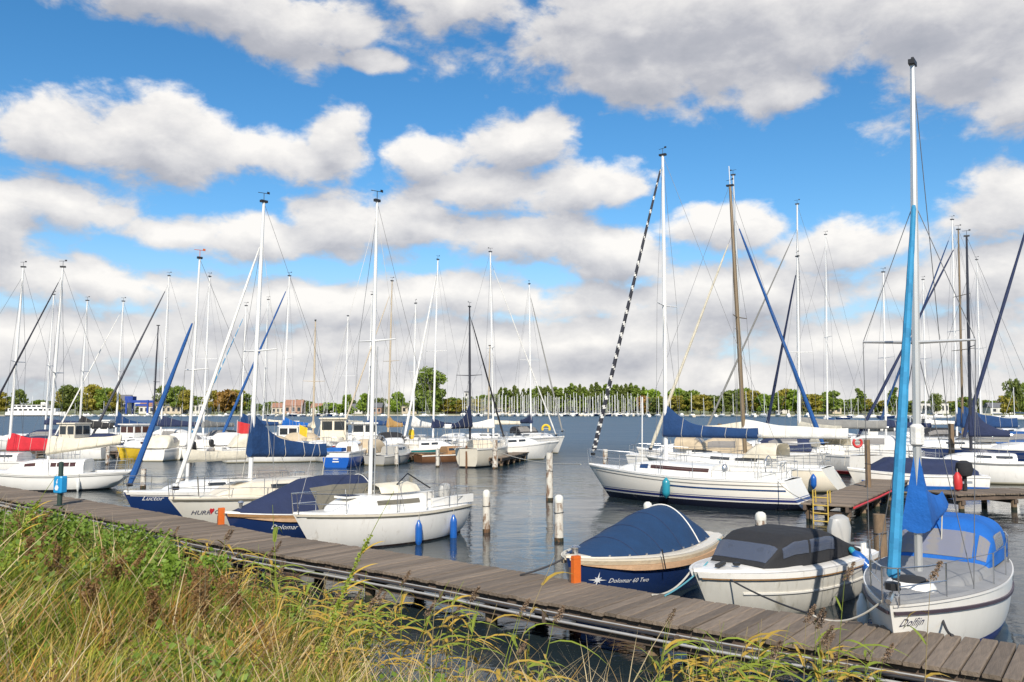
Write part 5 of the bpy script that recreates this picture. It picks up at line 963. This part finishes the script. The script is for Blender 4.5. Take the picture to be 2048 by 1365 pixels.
e = empty('lifebuoy', B.W((-4.45, .55, 1.75))); tag(e, 'red horseshoe buoy on the stern rail of the white yacht', 'lifebuoy'); MB().tube([(.22 * math.cos(k * PI / 7), 0, -.22 * math.sin(k * PI / 7)) for k in range(-2, 10)], .07, 8).ob('body', 'red', e); MB().tube([(-.2, 0, .05), (.2, 0, .05)], .025, 5).ob('strap', 'rope', e)
yacht('slim masted yacht right behind the cream sprayhood', AY(1790, 900, 60), -100, 9, (1772, 850), (1770, 545), cover='cv_navy', h0=.5, jib=None, fb=1.1)
B = cruiser('white motor boat under a dark navy cover by the finger jetty', AY(1842, 985, 36) + Vector((0, .6, 0)), -82, 5.4, 2.2, fb=.8, boot='cv_royal'); Sx = tilt(B, [-2.3, -1.8, 1.0, 1.9], [.2, .58, .62, .05], .86, .45); B.shell(Sx, 'boat_cover', 'cv_navy', 20, 16)
fender(B, .62, 1, .35, 'fender_blue', 'blue fender on the navy covered motor boat', .5, .1)
B = yacht('white sloop with black mast and grey pyramid sail bag', AY(1972, 968, 41.5), -72, 6.8, (1942, 900), (1932, 474), mast='mast_dark', cover='cv_navy', h0=1.5, h1=.2, fb=1.05, stripe='cv_grey', fore=.8, jib=None, boomL=1.6)
B = yacht('long navy hulled yacht with a blue boom cover', AY(1900, 915, 55), -92, 12.5, (1926, 830), (1926, 460), hull='navy_paint', cover='cv_blue', h0=1.3, h1=.5, jib='cv_navy', jr=.12, mast='mast_brown', fb=1.2, boomL=3.5, spread=(.42, .68), hood='cv_grey')
yacht('white yacht with pale mast behind the long navy one', AY(1880, 900, 64), -95, 10.5, (1914, 840), (1900, 440), cover='cv_blue', h0=1.4, jib='cv_blue', jr=.1, fb=1.1)
B = yacht('navy and white yacht with blue sprayhood at the right edge', AY(2075, 915, 52), -100, 10.5, (2100, 850), (2112, 330), hull='navy_paint', cover='cv_navy', h0=.6, jib='cv_navy', jr=.13, fb=1.15, hood='cv_royal', mast='mast_alu')
cruiser('white cruiser with glass windscreen beyond the yachts', AY(1840, 890, 72), -95, 8, 2.8, canopy=('cv_black', .4, .8), fb=1.1); cruiser('white harbour cruiser with navy canopy behind the sloops', AY(1520, 900, 50), -80, 7.5, 2.7, canopy=('cv_navy', .35, .75), fb=1.1); cruiser('white cabin cruiser at the far end of the right moorings', AY(1995, 880, 85), 80, 8, 2.8, canopy=('cv_royal', .4, .8), fb=1.1)
e = empty('outboard_cluster', (0, 0, 0)); pj = P(1945, 985, .6); e.location = (pj.x, pj.y + .5, .6); e.name = 'covered_outboard'; tag(e, 'black covered outboard motor standing on the right jetty', 'outboard motor')
MB().lathe([(.05, .0), (.08, .02), (.08, .5), (.24, .55), (.30, .75), (.26, 1.0), (.1, 1.08)], n=10).ob('cowling', 'cv_black', e); MB().box((.0, 0, .3), (.5, .12, .08)).ob('stand', 'steel', e, False)
p = P(1925, 985, .6); e = empty('bumper_float', (p.x, p.y + .3, .6)); tag(e, 'red float leaning on the right jetty beside the outboard', 'float'); MB().lathe([(.03, .02), (.13, .08), (.16, .3), (.13, .55), (.04, .68)], n=10).ob('body', 'red', e); MB().tube([(0, 0, .66), (0, 0, .8)], .015, 5).ob('lug', 'rope', e)
# ------------------------------------------------------------------ grass and plants on the bank
rg = np.random.default_rng(11)
def in_view(p, m=.12):
    y = np.maximum(p[:, 1], .1); x = p[:, 0] / y; v = (p[:, 2] - CAMH) / y; return (np.abs(x) < .60 + m) & (p[:, 1] > 2.2) & (v > -.42)
def scatter(n, dmin, dmax, dens=None, ymax=34):
    y = 2.5 + (ymax - 2.5) * rg.uniform(0, 1, n) ** 1.9; x = rg.uniform(-.74, .70, n) * y; xy = np.c_[x, y]; d = shore_dist(xy); k = (d > dmin) & (d < dmax)
    if dens is not None: k &= rg.uniform(0, 1, n) < dens(xy, d)
    xy = xy[k]; return np.c_[xy, ground_z(xy)], d[k]
def nz(xy, s, o=0.0): return np.array([noise.noise(Vector((a * s + o, b_ * s - o, o))) for a, b_ in xy])
def blades(name, base, h, wd, cols, lean=.35, bend=.5, seg=3, wind=(.35, .05), cat=None):
    n = len(base); az = rg.uniform(0, 2 * PI, n); ln = np.abs(rg.normal(lean, .16, n)); dx = np.cos(az) * ln + wind[0] * rg.uniform(.2, 1.2, n); dy = np.sin(az) * ln + wind[1]; fa = rg.uniform(0, PI, n)
    # turn each blade roughly across its own bend
    V = []; C = []
    for i in range(seg + 1):
        t = i / seg; k = t + bend * t * t; c = base + np.c_[dx * h * k * .62, dy * h * k * .62, h * (t - .16 * ln * t * t * bend * 2)]
        w_ = wd * (1 - t ** 1.6) * (.75 + .25 * (t > 0)); sx_, sy_ = np.cos(fa) * w_, np.sin(fa) * w_
        if i < seg: V += [c + np.c_[-sx_, -sy_, 0 * w_], c + np.c_[sx_, sy_, 0 * w_]]
        else: V += [c]
    v = np.stack(V, 1); k = v.shape[1]; col = np.repeat(cols, k, 0); v = v.reshape(-1, 3); o = (np.arange(n) * k)[:, None]; T = []
    for i in range(seg - 1): a = 2 * i; T += [(a, a + 1, a + 3), (a, a + 3, a + 2)]
    a = 2 * (seg - 1); T.append((a, a + 1, a + 2)); f = (o[:, :, None] + np.array(T)[None]).reshape(-1, 3)
    ob_ = bpy.data.objects.new(name, np_mesh(name, v, f, 'blades', col)); COL.objects.link(ob_); return ob_
def palette(n, cs, w_): idx = rg.choice(len(cs), n, p=np.array(w_) / sum(w_)); c = np.array(cs)[idx]; return c * rg.uniform(.75, 1.25, (n, 1))
GREEN = [(.15, .235, .02), (.20, .27, .022), (.27, .29, .03), (.11, .17, .016)]; DRY = [(.40, .30, .13), (.30, .20, .07), (.46, .37, .19), (.22, .13, .04), (.24, .22, .05)]
b0_, d0_ = scatter(90000, .05, 30); n = len(b0_); pn = nz(b0_[:, :2], .55, 3)
h = rg.uniform(.18, .42, n) * (1 + .4 * pn); o = blades('green_grass', b0_, h, (.007 + .0005 * b0_[:, 1]) * rg.uniform(.6, 1.4, n), palette(n, GREEN, (3, 3, 2, 2)), .35, .7); stuff(o); o['label'] = 'green grass growing over the bank'; o['category'] = 'grass'
# tussocks of long grass, straw and green mixed, bent by the wind
def tussocks(name, ntry, per, hr, wd, pal, wts, dens, label, lean=.42, wind=(.30, .04), bend=.9):
    c, d = scatter(ntry, .15, 30, dens); n = len(c); k = rg.integers(per[0], per[1], n); idx = np.repeat(np.arange(n), k); N = len(idx); r = rg.normal(0, .055, (N, 2)) * (1 + c[idx, 1:2] * .03); xy = c[idx, :2] + r
    hh = rg.uniform(hr[0], hr[1], n)[idx] * rg.uniform(.55, 1.1, N); tone = palette(n, pal, wts)[idx] * rg.uniform(.7, 1.3, (N, 1)); base = np.c_[xy, ground_z(xy)]
    o = blades(name, base, hh, (wd + .00045 * base[:, 1]) * rg.uniform(.5, 1.3, N), tone, lean, bend, 4, wind); stuff(o); o['label'] = label; o['category'] = 'grass'; return base, hh
green_spots = lambda xy, d: np.clip(.5 - 1.5 * nz(xy, .5, 9), .08, 1); dry_spots = lambda xy, d: np.clip(.36 + 1.5 * nz(xy, .5, 9), .03, 1) * np.clip(1.15 + .12 * (xy[:, 0] + 1), .45, 1) * np.where(d < .9, .45, 1)
tussocks('long_green_grass', 7000, (18, 40), (.35, .70), .0055, [(.25, .30, .026), (.35, .36, .036), (.16, .23, .022), (.46, .39, .05)], (3, 3, 2, 2), green_spots, 'long bright green grass tussocks on the bank', .5, (.16, .03), 1.1)
tussocks('dry_grass', 2700, (16, 38), (.45, .92), .0042, [(.58, .40, .12), (.50, .30, .06), (.60, .47, .22), (.42, .36, .06), (.38, .18, .04)], (3, 3, 1, 3, 2), dry_spots, 'dry straw coloured grass tussocks on the bank', .42, (.24, .04), 1.0)
c_, d_ = scatter(5200, .1, 30); n = len(c_); c_ = c_ + np.c_[np.zeros((n, 2)), rg.uniform(.05, .4, n)]
o = blades('bent_dead_stalks', c_, rg.uniform(.35, .8, n), .0032 + .0004 * c_[:, 1], palette(n, [(.60, .48, .28), (.50, .36, .16), (.36, .24, .11)], (3, 2, 1)), 1.15, .25, 3, (.2, 0)); stuff(o); o['label'] = 'pale broken grass stalks lying across the bank'; o['category'] = 'grass'
# rusty flowering heads standing in the grass
b1_, d1_ = scatter(7500, .3, 30, lambda xy, d: np.clip(.15 + 1.4 * nz(xy, .5, 14), .02, 1)); n = len(b1_); hh = rg.uniform(.4, .8, n); m_ = 34; lean_ = rg.normal(0, .08, (n, 2)) + np.array([.10, 0]); tt = rg.uniform(.62, 1.0, (n, m_, 1))
pts = b1_[:, None, :] + np.concatenate([lean_[:, None, :] * hh[:, None, None] * tt, hh[:, None, None] * tt], 2) + rg.normal(0, .017, (n, m_, 3)); v, f = leaf_quads(pts.reshape(-1, 3), .011, rg, .5)
o = bpy.data.objects.new('grass_seed_heads', np_mesh('grass_seed_heads', v, f, 'seed_brown')); COL.objects.link(o); stuff(o); o['label'] = 'rusty seed heads scattered in the grass'; o['category'] = 'grass'
# small leafy ground cover
b2_, d2_ = scatter(120000, .05, 9.0, lambda xy, d: np.clip(.42 + 1.8 * nz(xy, .35, 21) + .10 * np.clip(-xy[:, 0] - 3, 0, 4), 0, 1) * np.where(d < 3.5, 1, .55)); n = len(b2_)
pts = b2_ + np.c_[rg.normal(0, .1, (n, 2)), rg.uniform(.05, .62, n) * np.clip(.7 + nz(b2_[:, :2], .8, 5), .2, 1.5)]
v, f = leaf_quads(pts, .034, rg, .5); o = bpy.data.objects.new('leafy_ground_cover', np_mesh('leafy_ground_cover', v, f, 'leaf_weed')); COL.objects.link(o); stuff(o); o['label'] = 'leafy green weeds covering the bank'; o['category'] = 'weeds'
# leafy bushes at the water edge
def bush(x, y, r, hgt, label, mat='leaf_weed', n=1700, leaf=.035):
    z = float(ground_z([(x, y)])[0]); e = empty('leafy_bush', (x, y, z)); tag(e, label, 'bush', 'leafy bushes on the bank'); st = MB(); P_ = []
    for i in range(16):
        a = rg.uniform(0, 2 * PI); q = rg.uniform(.2, .95) * r; tip = Vector((q * math.cos(a), q * math.sin(a), hgt * rg.uniform(.5, 1.0) * (1.15 - .5 * q / r))); st.tube([(0, 0, -.05), tip * .5 + Vector((0, 0, .08)), tip], [.012, .008, .004], 4); m = n // 16
        d = rg.normal(size=(m, 3)); d /= np.linalg.norm(d, axis=1)[:, None]; P_.append(np.array(tip) * rg.uniform(.75, 1.05, (m, 1)) + d * (rg.uniform(.2, 1, (m, 1)) ** .5) * np.array([r * .34, r * .34, hgt * .26]))
    st.ob('stem', 'seed_brown', e); pts = np.concatenate(P_); pts[:, 2] = np.maximum(pts[:, 2], .02); v, f = leaf_quads(pts, leaf, rg, .5); o = bpy.data.objects.new('foliage', np_mesh('foliage', v, f, mat)); COL.objects.link(o); o.parent = e
for i, (px, py, r, hh) in enumerate([(60, 1085, .9, .8), (150, 1105, .8, .7), (215, 1120, .7, .7), (285, 1140, .8, .85), (110, 1150, .8, .7), (350, 1190, .7, .7), (240, 1190, .8, .7), (30, 1060, .9, .8), (430, 1230, .5, .5), (20, 1140, .8, .7), (330, 1235, .6, .55), (570, 1240, .45, .45)]):
    p = P(px, py, .75); bush(p.x, p.y, r, hh, 'bushy green weed clump on the slope above the jetty pipes')
# dock weeds: upright rusty seed spikes
def dockweed(px, py, hgt, label, z=.9):
    p = P(px, py, z); zz = float(ground_z([(p.x, p.y)])[0]); e = empty('dock_plant', (p.x, p.y, zz)); tag(e, label, 'plant', 'rusty seed plants on the bank'); k = rg.integers(4, 8); P_ = []
    for i in range(k):
        tip = Vector((rg.normal(0, .12), rg.normal(0, .12), hgt * rg.uniform(.7, 1.0))); MB().tube([(0, 0, -.05), tip * .5 + Vector((.02, 0, 0)), tip], [.007, .006, .003], 4).ob('stem', 'seed_brown', e); t = rg.uniform(.42, 1, 240)[:, None]; P_.append(np.array(tip) * t + rg.normal(0, .032, (240, 3)) * (1.25 - t * .8))
    v, f = leaf_quads(np.concatenate(P_), .014, rg, .5); o = bpy.data.objects.new('seed_heads', np_mesh('seed_heads', v, f, 'seed_brown')); COL.objects.link(o); o.parent = e; stuff(o)
for (px, py, hh) in [(455, 1215, .75), (470, 1230, .7), (425, 1205, .6), (75, 1120, .8), (95, 1130, .7), (60, 1135, .8), (385, 1250, .8), (400, 1290, .8), (215, 1225, .7), (50, 1200, .8), (120, 1240, .7), (380, 1200, .7), (300, 1310, .7), (180, 1300, .7), (520, 1290, .6)]: dockweed(px, py, hh, 'rusty brown seed spike rising from the grass')
# reeds
def reed(x, y, hgt, label, plume=True, gold=.4, lean=(.10, 0), nl=6, z=None, name='reed'):
    z = float(ground_z([(x, y)])[0]) if z is None else z; e = empty(name, (x, y, z)); tag(e, label, 'reed', 'reeds along the bank'); tip = Vector((lean[0] * hgt, lean[1] * hgt, hgt)); mid = tip * .5 - Vector((lean[0] * .2 * hgt, 0, 0)); cur = lambda t: mid * 2 * t * (1 - t) + tip * t * t
    MB().tube([cur(t) for t in (0, .25, .5, .75, 1)], [.006, .0055, .005, .004, .002], 5).ob('stem', 'straw' if gold > .5 else 'reed_green', e)
    for i in range(nl):
        t = .22 + .68 * i / nl + rg.uniform(0, .06); b_ = cur(t); a = rg.uniform(0, 2 * PI) if i % 3 else rg.uniform(-.5, .5); ln = rg.uniform(.34, .70); w_ = rg.uniform(.014, .028); d = Vector((math.cos(a), math.sin(a), 0)); s_ = Vector((-math.sin(a), math.cos(a), .25)); up = rg.uniform(.35, .9); rows = []
        for k in range(6):
            q = k / 5; c = b_ + d * ln * q * .85 + Vector((.10 * q * q, 0, ln * (up * q - .75 * q * q))); ww = w_ * (1 - q ** 2) * (.6 + .4 * min(1, 4 * q)); rows.append([c - s_ * ww, c + Vector((0, 0, -.15 * ww)), c + s_ * ww])
        m = MB(); m.loft(rows); m.ob('leaf', 'reed_gold' if rg.uniform() < gold else 'reed_green', e)
    if plume:
        t = rg.uniform(0, 1, 220)[:, None]; pt = np.array(tip) + np.c_[rg.normal(0, 1, (220, 2)) * .022 * (1 - t * .6), t * .20 - .05] + np.array([.10, 0, -.02]) * t; v, f = leaf_quads(pt, .011, rg, .5); o = bpy.data.objects.new('plume', np_mesh('plume', v, f, 'plume')); COL.objects.link(o); o.parent = e
rk = random.Random(5)
for i in range(66):
    cx_ = rk.choice([1005, 1065, 1290, 1340, 1385, 1440, 1440, 1510, 1585, 1630, 1640, 1700]); px = cx_ + rk.gauss(0, 17); Y = rk.uniform(8.8, 10.5) - max(0, (px - 1500)) * .0022; x = (px - CX) / F * Y; ty = rk.uniform(1235, 1335) if px < 1650 else rk.uniform(1275, 1335); z = float(ground_z([(x, Y)])[0]); top = AY(px, ty, Y).z
    reed(x, Y, max(.45, top - z), ('reed with drooping leaves rooted in the shallows before the jetty', 'reed with a brown plume rooted in the shallows before the jetty')[i % 6 == 0], i % 6 == 0, rk.uniform(.15, .65), (rk.uniform(-.08, .30), rk.uniform(-.1, .1)), rk.randint(5, 9), z)
for i in range(44):                         # reeds along the edge of the grassy bank
    q = rk.uniform(0, 1); i0 = rk.choice([5, 6, 6, 7, 7, 8]); a_, b2 = SH[i0], SH[i0 + 1]; xy_ = a_ + (b2 - a_) * q + np.array([rk.uniform(-.9, .2), rk.uniform(-.9, .2)]); z = float(ground_z([xy_])[0])
    reed(xy_[0], xy_[1], rk.uniform(.55, 1.15), ('leafy reed at the foot of the grassy bank', 'plumed reed at the foot of the grassy bank')[i % 5 == 0], i % 5 == 0, rk.uniform(.3, .8), (rk.uniform(-.05, .35), rk.uniform(-.1, .1)), rk.randint(5, 8), z)
for i in range(34):                         # taller reeds before the middle of the jetty
    px = rk.uniform(640, 985); Y = 13.6 - (px - 640) * .0095 + rk.uniform(-1.6, -.2); x = (px - CX) / F * Y; z = float(ground_z([(x, Y)])[0]); ty = rk.uniform(1135, 1230) + max(0, px - 900) * .5; hh = AY(px, ty, Y).z - z
    reed(x, Y, clamp(hh, .5, 1.5), ('tall reed standing up against the pipes of the jetty', 'tall plumed reed standing up against the pipes of the jetty')[i % 4 == 0], i % 4 == 0, rk.uniform(.35, .85), (rk.uniform(.0, .45), rk.uniform(-.1, .1)), rk.randint(5, 8), z)
for (bx_, by_, tx_, ty_, Y, pl, gd, lb) in [(1835, 1400, 1862, 1150, 8.3, True, .55, 'tall reed with yellow leaves in front of the sailboat with the blue tent'), (1660, 1400, 1690, 1150, 8.8, True, .5, 'tall bent reed before the sport boat stern'), (560, 1250, 545, 1010, 9.5, False, .3, 'upright green reed in front of the dark blue launch'), (1600, 1400, 1612, 1235, 9, True, .6, 'reed with brown plume over the jetty pipes'), (985, 1250, 1110, 1110, 9.6, False, .8, 'long bare straw stalk leaning over the jetty')]:
    p = AY(bx_, by_, Y); z = float(ground_z([(p.x, p.y)])[0]); t = AY(tx_, ty_, Y); hh = t.z - z; reed(p.x, p.y, hh, lb, pl, gd, ((t.x - p.x) / hh, 0), 6, z)
def spike(px, py, tx, ty, Y, label):
    p = AY(px, py, Y); z = float(ground_z([(p.x, p.y)])[0]); t = AY(tx, ty, Y); a = Vector((0, 0, -.03)); b_ = Vector((t.x - p.x, .1, t.z - z)); e = empty('seed_stalk', (p.x, p.y, z)); tag(e, label, 'plant'); cur = lambda q: a.lerp(b_, q) + Vector((-.10 * math.sin(PI * q), 0, 0)); MB().tube([cur(k / 8) for k in range(9)], [.008 * (1 - .7 * k / 8) for k in range(9)], 5).ob('stem', 'reed_green', e)
    q = rg.uniform(.25, .8, 420); P_ = np.array([cur(k) for k in q]) + rg.normal(0, .018, (420, 3)) * (1.3 - q)[:, None]; v, f = leaf_quads(P_, .016, rg, .4); o = bpy.data.objects.new('seed_heads', np_mesh('seed_heads', v, f, 'reed_green')); COL.objects.link(o); o.parent = e; stuff(o)
    for k, ln in ((.62, .30), (.72, .26), (.55, .3)):
        m = MB(); c = cur(k); m.loft([[c + Vector((ln * i / 4 * .9, 0, .22 * i / 4 - .10 * (i / 4) ** 2)) + Vector((0, s_ * .009 * (1 - (i / 4) ** 2), s_ * .009 * (1 - (i / 4) ** 2))) for s_ in (-1, 1)] for i in range(5)]); m.ob('leaf', 'reed_gold', e)
spike(610, 1240, 785, 985, 8.2, 'thick leaning green seed stalk crossing the white sailboat hull'); spike(-10, 1120, 105, 950, 10, 'leaning seed stalk at the left end of the bank')
